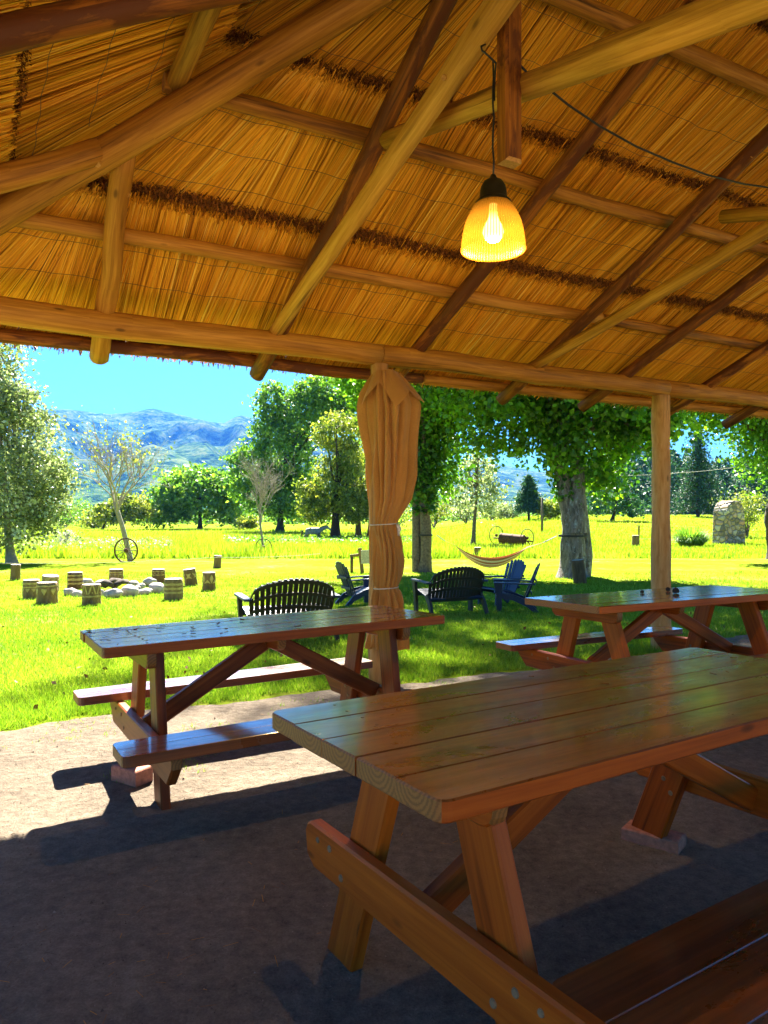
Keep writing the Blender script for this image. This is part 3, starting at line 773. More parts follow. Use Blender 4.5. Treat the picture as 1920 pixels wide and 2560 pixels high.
M_OLIVE = toned('yellow_green_leaf', leaf_stops((0.045, 0.075, 0.014), (0.11, 0.145, 0.025), (0.23, 0.235, 0.05)), 0.5, (1.5, 1.5, 0.6), 0.35, 0.40)
M_DARKG = toned('dark_needle', leaf_stops((0.010, 0.030, 0.018), (0.020, 0.058, 0.030), (0.045, 0.10, 0.045)), 0.6, (1.2, 1.4, 0.9), 0.3, 0.18)
M_GRASS = toned('grass_blade', leaf_stops((0.035, 0.085, 0.008), (0.085, 0.15, 0.012), (0.18, 0.215, 0.04)), 0.6, (1.5, 1.6, 0.5), 0.25, 0.40)
M_MEADOW = toned('meadow_grass', leaf_stops((0.06, 0.11, 0.008), (0.125, 0.18, 0.013), (0.21, 0.235, 0.05)), 0.6, (1.4, 1.5, 0.5), 0.25, 0.40)
M_BARK = simple('grey_bark', (0.13, 0.10, 0.075), 0.95, var=0.5, scale=14, bs=0.9)
M_TWIG = simple('pale_twig', (0.30, 0.26, 0.20), 0.9, var=0.3, scale=8, bs=0.2)
M_DBARK = simple('dark_bark', (0.05, 0.035, 0.025), 0.95, var=0.4, scale=8, bs=0.4)
def lichen():
    m, nt, b = newmat('lichened_bark')
    v = coords(nt, 'UV', (5, 1.4, 1)); n1 = noise_(nt, v, 2.0, 6, 0.65, 0.6); n2 = noise_(nt, coords(nt, 'Object', (1, 1, 0.6)), 9, 6, 0.75)
    c = ramp(nt, n1, [(0.35, (0.07, 0.058, 0.05)), (0.6, (0.23, 0.19, 0.17))])
    c = mixc(nt, ramp(nt, n2, [(0.54, (0, 0, 0)), (0.66, (.8, .8, .8))]), c, (0.38, 0.42, 0.46))
    L(nt, c, b.inputs['Base Color']); b.inputs['Roughness'].default_value = 0.95; bump(nt, b, n1, 1.0, 0.06); return m
M_LICHEN = lichen()
M_CLOTH = None
def cloth():
    m, nt, b = newmat('tan_curtain_cloth')
    n = noise_(nt, coords(nt, 'UV', (180, 300, 1)), 1.0, 2, 0.5); n2 = noise_(nt, coords(nt, 'Object', (1, 1, 1)), 3, 4, 0.6)
    c = ramp(nt, math_(nt, 'ADD', math_(nt, 'MULTIPLY', n, .4), math_(nt, 'MULTIPLY', n2, .6)), [(0.3, (0.42, 0.19, 0.032)), (0.7, (0.62, 0.30, 0.062))])
    L(nt, c, b.inputs['Base Color']); b.inputs['Roughness'].default_value = 0.9; b.inputs['Sheen Weight'].default_value = 0.15
    t = nt.nodes.new('ShaderNodeBsdfTranslucent'); L(nt, c, t.inputs[0]); mx = nt.nodes.new('ShaderNodeMixShader'); mx.inputs[0].default_value = 0.25
    L(nt, b.outputs[0], mx.inputs[1]); L(nt, t.outputs[0], mx.inputs[2]); L(nt, mx.outputs[0], nt.nodes['Material Output'].inputs[0])
    wr = noise_(nt, coords(nt, 'UV', (60, 14, 1)), 1.0, 5, 0.65, 1.2)
    bump(nt, b, math_(nt, 'ADD', math_(nt, 'MULTIPLY', n, 0.15), wr), 0.7, 0.012); return m
M_CLOTH = cloth()
M_BLUE = simple('blue_plastic', (0.014, 0.030, 0.075), 0.42, var=0.12, scale=6, bs=0.05)
M_BLACK = simple('dark_brown_plastic', (0.030, 0.026, 0.018), 0.5, var=0.2, scale=6, bs=0.05)
M_ROCK = simple('pale_granite', (0.38, 0.33, 0.31), 0.9, var=0.35, scale=9, bs=0.6)
M_STUMP = wood_mat('stump_wood', (0.10, 0.055, 0.022), (0.19, 0.115, 0.045), (0.30, 0.20, 0.09), 0.9, grain=(30, 3), bstr=0.7, knots=False)
M_STTOP = simple('stump_cut_top', (0.52, 0.44, 0.32), 0.9, var=0.25, scale=20)
M_PAINT = simple('faded_yellow_paint', (0.47, 0.35, 0.12), 0.8, var=0.25, scale=25, bs=0.2)
M_RUST = simple('rusty_iron', (0.12, 0.055, 0.030), 0.85, 0.2, var=0.5, scale=10, bs=0.4)
M_DEADLEAF = toned('dry_leaf', [(0, (0.10, 0.025, 0.01)), (0.6, (0.22, 0.07, 0.02)), (1, (0.35, 0.16, 0.05))], 0.7)
M_STRAP = simple('black_webbing', (0.02, 0.02, 0.022), 0.8, bs=0)
M_STRING = simple('pale_string', (0.6, 0.55, 0.45), 0.8, bs=0)

# ------------------------------------------------------------------ foliage builders
def leaf_quads(C, size, rs, normal_bias=None, aspect=0.62, droop=0.25):
    """one bent diamond leaf at every point of C"""
    n = len(C); a = rs.normal(0, 1, (n, 3)); a[:, 2] -= droop * 1.5; a /= np.linalg.norm(a, axis=1)[:, None]
    b = rs.normal(0, 1, (n, 3))
    b -= a * (a * b).sum(1)[:, None]; b /= np.linalg.norm(b, axis=1)[:, None]
    s = (size * rs.uniform(0.6, 1.35, n))[:, None]
    nn = np.cross(a, b)
    p0 = C - a * s * 0.5; p2 = C + a * s * 0.5
    p1 = C + b * s * aspect * 0.5 - a * s * 0.08 + nn * s * 0.07; p3 = C - b * s * aspect * 0.5 - a * s * 0.08 + nn * s * 0.07
    return np.stack([p0, p1, p2, p3], 1).reshape(-1, 3)
def crown_points(ells, n, rs, clump=0.5, per=28, shell=0.55):
    """clumped points in a set of ellipsoids (cx,cy,cz,rx,ry,rz); returns points and clump tones"""
    w = np.array([e[3] * e[4] * e[5] for e in ells]) ** 0.67; w /= w.sum()
    nc = max(3, n // per); which = rs.choice(len(ells), nc, p=w); E_ = np.array(ells)[which]
    d = rs.normal(0, 1, (nc, 3)); d /= np.linalg.norm(d, axis=1)[:, None]
    r = shell + (1 - shell) * rs.random(nc) ** 0.6; r = np.where(rs.random(nc) < 0.2, rs.random(nc) ** 0.5, r)
    cen = E_[:, :3] + d * E_[:, 3:] * r[:, None]
    tone_c = np.clip(rs.normal(0.42, 0.27, nc), 0, 1)
    k = rs.integers(0, nc, n)
    off = rs.normal(0, 1, (n, 3)) * (clump * rs.uniform(0.4, 1.3, nc))[k][:, None] * np.array([1, 1, 0.75])
    return cen[k] + off, np.clip(tone_c[k] + rs.normal(0, 0.16, n), 0, 1), cen
def branches(mb, base, top, r0, n, rs, ells=None, targets=None, spread=1.0, nseg=6, m=0):
    for q in range(n):
        t = targets[q % len(targets)] if targets is not None else None
        f = rs.uniform(0.35, 0.95); s = base.lerp(top, f); e = Vector(t)
        mid = s.lerp(e, 0.5) + Vector((0, 0, 0.10 * (e - s).length))
        pts = [s + ((mid - s) * (2 * u) if u < .5 else (mid - s) + (e - mid) * (2 * u - 1)) for u in np.linspace(0, 1, nseg)]
        pts = [p + Vector(rs.normal(0, 0.02 * (e - s).length, 3)) * (0 < i < nseg - 1) for i, p in enumerate(pts)]
        rr = r0 * (1 - 0.6 * f) * 0.5
        mb.tube(pts, [rr * (1 - 0.85 * i / (nseg - 1)) for i in range(nseg)], 6, cap=(0, 0), rough=0.2, m=m)
def tree(name, label, base, trunk, r0, r1, ells, nleaf, lsize, lmat, bmat, seed, group=None, clump=0.5, per=28, nbr=14, shell=0.55, cat='tree', crown_name='crown', ivy=None, extra=None, aspect=0.62):
    rs = np.random.default_rng(seed); random.seed(seed)
    root = empty(name, base, label, cat, group)
    mb = MB(); tk = [Vector(p) for p in trunk]
    # finer trunk polyline
    pts = []
    for i in range(len(tk) - 1):
        for q in range(4): pts.append(tk[i].lerp(tk[i + 1], q / 4))
    pts.append(tk[-1]); n = len(pts)
    rad = [r0 + (r1 - r0) * (i / (n - 1)) ** 0.8 for i in range(n)]
    rad[0] *= 1.45; rad[1] *= 1.15
    mb.tube(pts, rad, 14, cap=(0, 1), rough=0.22)
    for ex in extra or []:
        ep, ea, eb = ex; m_ = len(ep); mb.tube(ep, [ea + (eb - ea) * i / (m_ - 1) for i in range(m_)], 12, cap=(0, 1), rough=0.22)
    P, T, cen = crown_points(ells, nleaf, rs, clump, per, shell)
    P = P + np.array([0.0, 0, 0])
    if nbr: branches(mb, tk[0].lerp(tk[-1], 0.35), tk[-1], r0, nbr, rs, targets=cen[rs.permutation(len(cen))[:nbr]])
    mb.build('trunk', bmat, root)
    ok = P[:, 2] > 0.25
    P, T = P[ok], T[ok]
    link(crown_name, np_mesh(crown_name, leaf_quads(P, lsize, rs, aspect=aspect), len(P), 4, T), lmat, root)
    if ivy:
        z0, z1, ri, ni, ls = ivy
        f = rs.random(ni) ** 0.8; zz = z0 + (z1 - z0) * f; a = rs.uniform(0, 6.28, ni)
        xs = np.interp(zz, [p.z for p in pts], [p.x for p in pts]); ys = np.interp(zz, [p.z for p in pts], [p.y for p in pts])
        rr = np.interp(zz, [p.z for p in pts], rad) + rs.random(ni) ** 1.5 * ri * (0.3 + f)
        C = np.stack([xs + rr * np.cos(a), ys + rr * np.sin(a), zz], 1)
        link('ivy', np_mesh('ivy', leaf_quads(C, ls, rs, aspect=0.85), ni, 4, np.clip(rs.normal(0.4, 0.2, ni), 0, 1)), M_IVY, root)
    return root
def sparse(mb, p, d, ln, r, depth, rs, tips, m=0):
    """recursive bare branching"""
    n = 5; pts = [p]; dd = Vector(d)
    for i in range(n):
        dd = (dd + Vector(rs.normal(0, 0.10, 3)) + Vector((0, 0, 0.05))).normalized(); pts.append(pts[-1] + dd * ln / n)
    mb.tube(pts, [max(0.0045, r * (1 - 0.6 * i / n)) for i in range(n + 1)], 6 if depth > 1 else 4, cap=(0, 1), m=m)
    if depth == 0: tips.append(pts[-1]); return
    for k in range(rs.integers(4, 6)):
        i = int(rs.integers(2, n + 1)); a = rs.uniform(0, 6.28); t = Vector((math.cos(a), math.sin(a), 0))
        nd = (dd + (t - dd * dd.dot(t)).normalized() * rs.uniform(0.45, 0.95) + Vector((0, 0, 0.15))).normalized()
        sparse(mb, pts[i], nd, ln * rs.uniform(0.5, 0.75), r * 0.46, depth - 1, rs, tips, m)
def bare_tree(name, label, base, lean, h, r, seed, mat, depth=3, leaves=0, lsize=0.1, lmat=None, group=None, first=0.45, up=0.0):
    rs = np.random.default_rng(seed); root = empty(name, base, label, 'tree', group); mb = MB(); tips = []
    t0 = Vector((0, 0, -0.1)); t1 = Vector((lean[0] * 0.5, lean[1] * 0.5, h * first * 0.55)); t2 = Vector((lean[0], lean[1], h * first)); 
    mb.tube([t0, t0.lerp(t1, .5), t1, t1.lerp(t2, .5), t2], [r * 1.2, r, r * .9, r * .85, r * .75], 10, cap=(0, 1), rough=0.15)
    for k in range(5 if depth > 2 else 6):
        a = k * 2.4 + rs.uniform(-.4, .4); el = min(1.45, rs.uniform(0.7, 1.35) + up)
        s = t1.lerp(t2, rs.uniform(0.55, 1.0))
        sparse(mb, s, Vector((math.cos(a) * math.cos(el), math.sin(a) * math.cos(el), math.sin(el))), h * (1 - first) * rs.uniform(0.5, 0.62), r * 0.55, depth - 1, rs, tips)
    mb.build('trunk', mat, root)
    if leaves:
        tp_ = np.array([tuple(t) for t in tips]); k = rs.integers(0, len(tp_), leaves)
        C = tp_[k] + rs.normal(0, 0.05 * h, (leaves, 3))
        link('crown', np_mesh('crown', leaf_quads(C, lsize, rs), leaves, 4, rs.random(leaves)), lmat, root)
    return root
def shrub(name, label, base, rx, rz, n, ls, lmat, seed, group=None, cat='shrub', clump=0.25):
    rs = np.random.default_rng(seed); root = empty(name, base, label, cat, group); mb = MB()
    ells = [(0, 0, rz * 0.55, rx * .8, rx * .8, rz * .5)] + [(rs.uniform(-.6, .6) * rx, rs.uniform(-.5, .5) * rx, rz * rs.uniform(.35, .7), rx * .45, rx * .45, rz * .35) for _ in range(4)]
    P, T, cen = crown_points(ells, n, rs, clump * rx, 22, 0.4); ok = P[:, 2] > 0.02; P, T = P[ok], T[ok]
    for c in cen[:10]:
        e = Vector(c) * 0.9; e.z = max(e.z, 0.1); mb.tube([Vector((0, 0, -.05)), Vector((e.x * .4, e.y * .4, e.z * .55)), e], [0.035 * rx, 0.022 * rx, 0.008 * rx], 5, cap=(0, 0))
    mb.build('stem', M_BARK, root)
    link('foliage', np_mesh('foliage', leaf_quads(P, ls, rs), len(P), 4, T), lmat, root)
    return root
def conifer(name, label, base, h, r, n, ls, seed, lmat=None, group=None, tiers=16, low=0.08):
    rs = np.random.default_rng(seed); root = empty(name, base, label, 'conifer', group); mb = MB()
    mb.tube([(0, 0, -.1), (0, 0, h * .5), (0, 0, h * .97)], [r * .07, r * .045, r * .01], 8, cap=(0, 0))
    C = []; nb = tiers * 9
    for k in range(nb):
        f = low + (1 - low) * (k / nb) ** 0.9; z = h * f; ra = r * (1 - f) ** 0.85 * rs.uniform(0.75, 1.12) + 0.03 * r; a = k * 2.399
        e = Vector((ra * math.cos(a), ra * math.sin(a), z - 0.16 * ra))
        mb.tube([(0, 0, z), e * 0.5 + Vector((0, 0, z * 0.5 + 0.03 * ra)), e], [r * .014, r * .01, r * .003], 4, cap=(0, 0))
        m_ = max(4, int(n / nb * (0.4 + 1.4 * (1 - f)))); u = rs.random(m_) ** 0.7
        c = np.array([[0, 0, z]]) + (np.array(e) - np.array([0, 0, z])) * u[:, None] + rs.normal(0, 1, (m_, 3)) * np.array([0.09, 0.09, 0.035]) * r * (0.4 + u)[:, None]
        C.append(c)
    C = np.concatenate(C); mb.build('trunk', M_DBARK, root)
    link('crown', np_mesh('crown', leaf_quads(C, ls, rs, aspect=0.4), len(C), 4, np.clip(rs.normal(.45, .25, len(C)), 0, 1)), lmat or M_DARKG, root)
    return root

# ------------------------------------------------------------------ the two big mulberries and the tree at the right edge
def pxm(Y): return Y / F
b4 = at(1430, 1443); Y4 = b4.y
def loc4(px, py, dy=0): p = ray(px, py, Y4 + dy); return p - b4
tk4 = [Vector((0, 0, -.15)), loc4(1432, 1380), loc4(1430, 1310), loc4(1420, 1250), loc4(1398, 1150), loc4(1375, 980)]
tree('mulberry_tree', 'big old tree with lichen-patched forked trunk between the hammock and bare post', b4, tk4, 0.42, 0.17,
     [(-1.5, 1, 8.5, 4.6, 4, 2.6), (1.5, 0, 12, 4, 3.5, 2.4), (3, 0, 8, 4, 3.5, 2.4), (-1, 0, 14.5, 4.4, 3.5, 2.0), (-1.5, 0, 15.5, 4.4, 4.0, 2.6), loc4(1300, 960, -.5)[:] + (2.2, 2.0, .9), loc4(1540, 960, -.5)[:] + (2.2, 2.0, .9), loc4(1440, 1000, -1)[:] + (2.0, 1.5, .8), loc4(1620, 1060, -.5)[:] + (.8, .8, .5), loc4(1330, 900)[:] + (3.3, 3.0, 2.3), loc4(1480, 880, -1)[:] + (3.0, 3.0, 2.4), loc4(1250, 1010, -.5)[:] + (1.7, 1.6, 1.0), loc4(1590, 1000, -.5)[:] + (1.6, 1.6, 1.0), loc4(1420, 1030, .8)[:] + (1.7, 1.4, 0.9), loc4(1400, 680)[:] + (4.0, 4.0, 2.6), ] + 3 * [loc4(1515, 1120, .5)[:] + (.7, .9, 0.9), loc4(1235, 1110, .3)[:] + (.7, .8, .45), loc4(1500, 1200, .1)[:] + (.5, .6, .5), loc4(1330, 1100, .2)[:] + (.9, .8, .5), loc4(1440, 1120, -.9)[:] + (.9, .5, .7), loc4(1290, 1050, 0)[:] + (1.2, 1.0, .5), loc4(1580, 1060, -.6)[:] + (1.1, 1.0, .7), loc4(1650, 1040, -1)[:] + (.7, .8, .6), loc4(1570, 1090, -.3)[:] + (.8, .8, .6)],
     64000, 0.155, M_MULB, M_LICHEN, 41, clump=0.34, per=46, nbr=22, aspect=0.78,
     extra=[([loc4(1440, 1330, -.1), loc4(1442, 1270, -.15), loc4(1444, 1200, -.1), loc4(1446, 1100), loc4(1450, 960)], 0.33, 0.15), ([Vector((.42, .2, -.1)), loc4(1468, 1390, .2), loc4(1460, 1300, .2), loc4(1450, 1210, .1)], 0.17, 0.12)],
     ivy=(2.2, 5.5, 0.55, 900, 0.17))
b3 = at(1062, 1430); Y3 = b3.y
def loc3(px, py, dy=0): return ray(px, py, Y3 + dy) - b3
tree('mulberry_tree', 'ivy-covered tree just right of the tied curtain, holding the hammock strap', b3,
     [Vector((0, 0, -.15)), loc3(1066, 1350), loc3(1060, 1260), loc3(1058, 1150), loc3(1062, 1000)], 0.20, 0.15,
     [(-1.0, 0, 8.5, 4.2, 3.5, 2.5), (-1.2, 0, 12.5, 4.4, 3.5, 2.4), (-.5, 0, 15.5, 4.2, 3.5, 2.0), (-1.5, 0, 17, 4.6, 4.0, 2.6), loc3(1130, 990, -.5)[:] + (2.0, 1.8, .9), loc3(960, 960, .5)[:] + (1.6, 1.6, 1.0), loc3(1040, 900)[:] + (2.6, 2.6, 2.2), loc3(985, 1010, .5)[:] + (1.1, 1.2, 1.1), loc3(1100, 1020)[:] + (1.3, 1.3, 1.0), loc3(1190, 960)[:] + (1.4, 1.4, 0.9), loc3(1060, 720)[:] + (3.4, 3.2, 2.6), ] + 3 * [loc3(1110, 1180, .3)[:] + (.40, .5, 1.0), loc3(1120, 1080, 0)[:] + (.8, .8, .9), loc3(1010, 1100, .2)[:] + (.6, .6, 1.2)],
     56000, 0.155, M_MULB, M_BARK, 42, clump=0.33, per=44, nbr=16, aspect=0.78, ivy=(1.9, 5.6, 0.75, 2300, 0.18),
     extra=[([Vector((-.28, .1, -.1)), loc3(1042, 1350, .1), loc3(1040, 1270, .1), loc3(1048, 1150, .1)], 0.15, 0.12)])
b5 = at(1938, 1398); Y5 = b5.y
def loc5(px, py, dy=0): return ray(px, py, Y5 + dy) - b5
tree('broadleaf_tree', 'leaning tree at the right edge with leaves hanging over the stone pillar', b5,
     [Vector((0, 0, -.15)), loc5(1934, 1350), loc5(1926, 1290), loc5(1945, 1180), loc5(1965, 1020)], 0.34, 0.2,
     [loc5(1900, 1010)[:] + (3.6, 3, 1.6), loc5(1800, 960)[:] + (3, 3, 1.6), loc5(1930, 1130)[:] + (1.4, 2, 1.6), loc5(1960, 850)[:] + (5, 4, 3.2), loc5(1730, 1020)[:] + (1.3, 1.3, .9)],
     32000, 0.20, M_MULB, M_DBARK, 43, clump=0.5, per=24, nbr=16, aspect=0.75)

# ------------------------------------------------------------------ the left tree, the middle group, the far trees
bl_ = at(30, 1408)
def locl(px, py, dy=0): return ray(px, py, bl_.y + dy) - bl_
tree('poplar_tree', 'tall grey-green tree filling the left edge of the view', bl_, [Vector((0, 0, -.1)), locl(20, 1330), locl(10, 1200), locl(-5, 1050), locl(-10, 850)], 0.2, 0.06,
     [locl(-15, 930)[:] + (1.1, 1.4, 2.6), locl(0, 1080)[:] + (2.2, 2.0, 2.2), locl(30, 1200)[:] + (2.6, 2.2, 1.7), locl(105, 1210)[:] + (1.0, 1.2, .7), locl(10, 1310)[:] + (2.1, 2.0, 1.1), locl(95, 1270)[:] + (1.1, 1.2, .9), locl(40, 1020)[:] + (.9, 1.0, 1.0), locl(150, 1180)[:] + (.5, .6, .4)],
     26000, 0.17, M_POPL, M_TWIG, 51, clump=0.30, per=30, nbr=24)
shrub('flowering_shrub', 'small pale flowering shrub in the meadow right of the left-edge tree', at(160, 1372), 0.9, 1.5, 700, 0.13, toned('pale_blossom', [(0, (.10, .14, .06)), (.5, (.4, .42, .3)), (1, (.7, .7, .65))], 0.7, (1, 1, 1), 0.2, 0.3), 52)
def far_tree(name, label, bx, by, crown, n, ls, lmat, bmat, seed, r=0.4, **k):
    b = at(bx, by)
    def lc(px, py, dy=0): return ray(px, py, b.y + dy) - b
    ells = [lc(c[0], c[1], c[4] if len(c) > 4 else 0)[:] + (c[2] * pxm(b.y), c[2] * pxm(b.y), c[3] * pxm(b.y)) for c in crown]
    top = lc(crown[0][0], crown[0][1])
    return tree(name, label, b, [Vector((0, 0, -.1)), Vector((top.x * .2, 0, top.z * .4)), top], r, r * .4, ells, n, ls, lmat, bmat, seed, clump=k.pop('clump', 12 * pxm(b.y)), **k)
far_tree('round_tree', 'broad round dark green tree standing alone at the far side of the meadow', 500, 1322, [(500, 1240, 110, 60), (425, 1260, 60, 45), (580, 1265, 50, 45), (470, 1205, 65, 40), (545, 1215, 60, 42), (400, 1285, 40, 30)], 15000, 0.72, M_GREEN, M_DBARK, 61, 0.5)
far_tree('tall_tree', 'tallest dark green tree behind the yellowing one, left of the curtain', 700, 1330, [(715, 1130, 75, 110), (760, 1040, 80, 80), (690, 1220, 60, 80), (655, 1080, 28, 45), (800, 1000, 60, 60), (640, 1230, 30, 60), (850, 980, 70, 50), (900, 1010, 60, 80), (610, 1180, 40, 70), (680, 1010, 40, 50), (740, 1240, 80, 60)], 32000, 0.62, M_GREEN, M_DBARK, 62, 0.6)
far_tree('yellowing_tree', 'yellow-leaved tree with bare twigs over the grey horse', 838, 1352, [(845, 1210, 70, 70), (800, 1270, 50, 35), (890, 1260, 55, 50), (870, 1150, 50, 50), (770, 1225, 25, 30), (930, 1250, 40, 50), (850, 1080, 60, 50)], 16000, 0.36, M_OLIVE, M_DBARK, 63, 0.62, nbr=30, shell=0.5)
for q, (bx, lx) in enumerate(((896, 890), (925, 945))):
    far_tree('dark_stemmed_tree', ('thin dark forked tree right of the grey horse\'s tree' if q == 0 else 'dark stemmed tree partly hidden behind the curtain'), bx, 1348, [(lx, 1180, 35, 55), (lx + 15, 1240, 35, 40), (lx + 30, 1120, 40, 40)], 2200, 0.36, M_OLIVE, M_DBARK, 65 + q, 0.38, nbr=10)
far_tree('feathery_tree', 'loose light green tree behind the bare sapling with a wheel', 255, 1325, [(300, 1275, 40, 30), (330, 1265, 40, 32), (265, 1285, 35, 25), (360, 1290, 25, 20)], 4500, 0.6, M_OLIVE, M_DBARK, 67, 0.25)
for q, (bx, by, rx, rz, lb, mt) in enumerate(((165, 1318, 50, 45, 'dark bush behind the flowering shrub', M_GREEN), (205, 1312, 42, 70, 'tall grey-green bush at the meadow edge, left of the feathery tree', M_GREEN), (235, 1320, 40, 36, 'bright low bush at the meadow edge, left of the feathery tree', M_OLIVE),
        (600, 1318, 45, 80, 'bush standing between the round tree and the tallest dark tree', M_GREEN), (620, 1325, 26, 30, 'low bush behind the bare white sapling', M_OLIVE), (110, 1315, 50, 50, 'dark bush behind the left-edge tree', M_GREEN))):
    b = at(bx, by); shrub('bush', lb, b, rx * pxm(b.y), rz * pxm(b.y), 1500, 0.5, mt, 70 + q, 'bushes along the far meadow edge')
for q, (bx, by, rx, rz, lb, mt) in enumerate(((1230, 1300, 50, 40, 'grey-green bush behind the thin leafy tree', M_OLIVE), (1270, 1298, 40, 34, 'pale bush left of the dark conifer behind the hammock', M_POPL), (1375, 1298, 40, 45, 'bush behind the utility pole', M_OLIVE),
        (990, 1325, 60, 110, 'yellow-green bush between the curtain and the ivy-covered tree', M_OLIVE), (1085, 1320, 50, 90, 'pale yellowish bush just right of the ivy-covered tree', M_OLIVE), (1165, 1310, 45, 75, 'light green bush behind the hammock', M_POPL))):
    b = at(bx, by); shrub('bush', lb, b, rx * pxm(b.y), rz * pxm(b.y), 1500, 0.42, mt, 80 + q, 'bushes along the far meadow edge')
b = at(1182, 1372)
tree('young_tree', 'slender young tree with thin straight trunk behind the hammock', b, [Vector((0, 0, -.1)), ray(1186, 1300, b.y) - b, ray(1192, 1240, b.y) - b, ray(1196, 1130, b.y) - b], 0.17, 0.05,
     [(ray(1190, 1180, b.y) - b)[:] + (1.4, 1.4, 1.5), (ray(1225, 1230, b.y) - b)[:] + (1.2, 1.2, .9), (ray(1150, 1235, b.y) - b)[:] + (1.1, 1.1, .9), (ray(1205, 1275, b.y) - b)[:] + (.8, .8, .5)], 2600, 0.22, M_POPL, M_BARK, 91, clump=0.35, nbr=20)
bare_tree('bare_sapling', 'almost leafless young tree leaning against the old wagon wheel', at(328, 1402), (-0.75, 0, ), 6.3, 0.12, 95, M_TWIG, 4, 420, 0.14, M_OLIVE, first=0.42)
bare_tree('bare_sapling', 'whitish bare sapling with a thin wheel at its foot', at(660, 1386), (-0.25, 0), 5.4, 0.07, 97, M_TWIG, 4, 0, first=0.36, up=.35)
cb = at(1745, 1292); conifer('spruce_tree', 'tall dark blue-green spruce behind the stone pillar', cb, 215 * pxm(cb.y), 72 * pxm(cb.y), 7000, 0.5, 101, tiers=18)
cb = at(1322, 1300); conifer('conifer_tree', 'dark conifer behind the hammock, left of the utility pole', cb, 110 * pxm(cb.y), 48 * pxm(cb.y), 6500, 0.5, 102, tiers=12, low=0.22)
cb = at(1530, 1303)
tree('cedar_tree', 'flat-topped cedar with spreading boughs between the big trunk and the post', cb, [Vector((0, 0, -.1)), Vector((.3, 0, 1.2)), Vector((.8, 0, 4.4))], 0.3, 0.1,
     [(ray(1535, 1250, cb.y) - cb)[:] + (3.6, 3.2, .7), (ray(1515, 1272, cb.y) - cb)[:] + (3.0, 3, .5), (ray(1575, 1262, cb.y) - cb)[:] + (2.6, 2.6, .5), (ray(1540, 1230, cb.y) - cb)[:] + (2.0, 2, .5), (ray(1565, 1285, cb.y) - cb)[:] + (2.2, 2, .3), (ray(1490, 1280, cb.y) - cb)[:] + (1.5, 1.5, .4)],
     4200, 0.36, toned('cedar_needle', leaf_stops((0.015, 0.05, 0.02), (0.03, 0.085, 0.03), (0.07, 0.14, 0.04)), 0.6, (1.2, 1.4, 0.8), 0.3, 0.2), M_DBARK, 103, clump=0.28, nbr=16)
def treeline():
    rs = np.random.default_rng(110); C = []; T = []
    for k in range(170):
        px = rs.uniform(1450, 2020); Y = rs.uniform(190, 260); top = rs.uniform(1115, 1175) - 20 * math.sin((px - 1480) / 70)
        x = (px - 960) / F * Y; z0 = float(gz(x, Y)) - 1; zt = CAMZ + (1280 - top) / F * Y; h = zt - z0
        n = 240; f = rs.random(n) ** 0.8; a = rs.uniform(0, 6.28, n); r = 5.0 * (1 - f) ** 0.6 * rs.uniform(0.6, 1, n)
        C.append(np.stack([x + r * np.cos(a), Y + r * np.sin(a), z0 + h * f], 1)); T.append(np.clip(rs.normal(.45, .2, n), 0, 1))
    C = np.concatenate(C); T = np.concatenate(T)
    tag(link('treeline', np_mesh('treeline', leaf_quads(C, 1.1, rs, aspect=.6), len(C), 4, T), M_DARKG), 'dark far-off conifer wood beyond the meadow', None, None, 'stuff')
    C = []; T = []
    for k in range(110):
        px = rs.uniform(-60, 1470); Y = rs.uniform(210, 330); hh = rs.uniform(3, 7)
        x = (px - 960) / F * Y; z0 = float(gz(x, Y)) - 1
        n = 150; d = rs.normal(0, 1, (n, 3)); d /= np.linalg.norm(d, axis=1)[:, None]
        C.append(np.array([x, Y, z0 + hh * .5]) + d * np.array([hh * .8, hh * .8, hh * .5]) * rs.uniform(.6, 1, (n, 1))); T.append(np.clip(rs.normal(.5, .2, n), 0, 1))
    C = np.concatenate(C); T = np.concatenate(T)
    tag(link('scrub_woods', np_mesh('scrub_woods', leaf_quads(C, 1.2, rs), len(C), 4, T), M_GREEN), 'far-off green scrub wood below the blue mountains', None, None, 'stuff')
treeline()

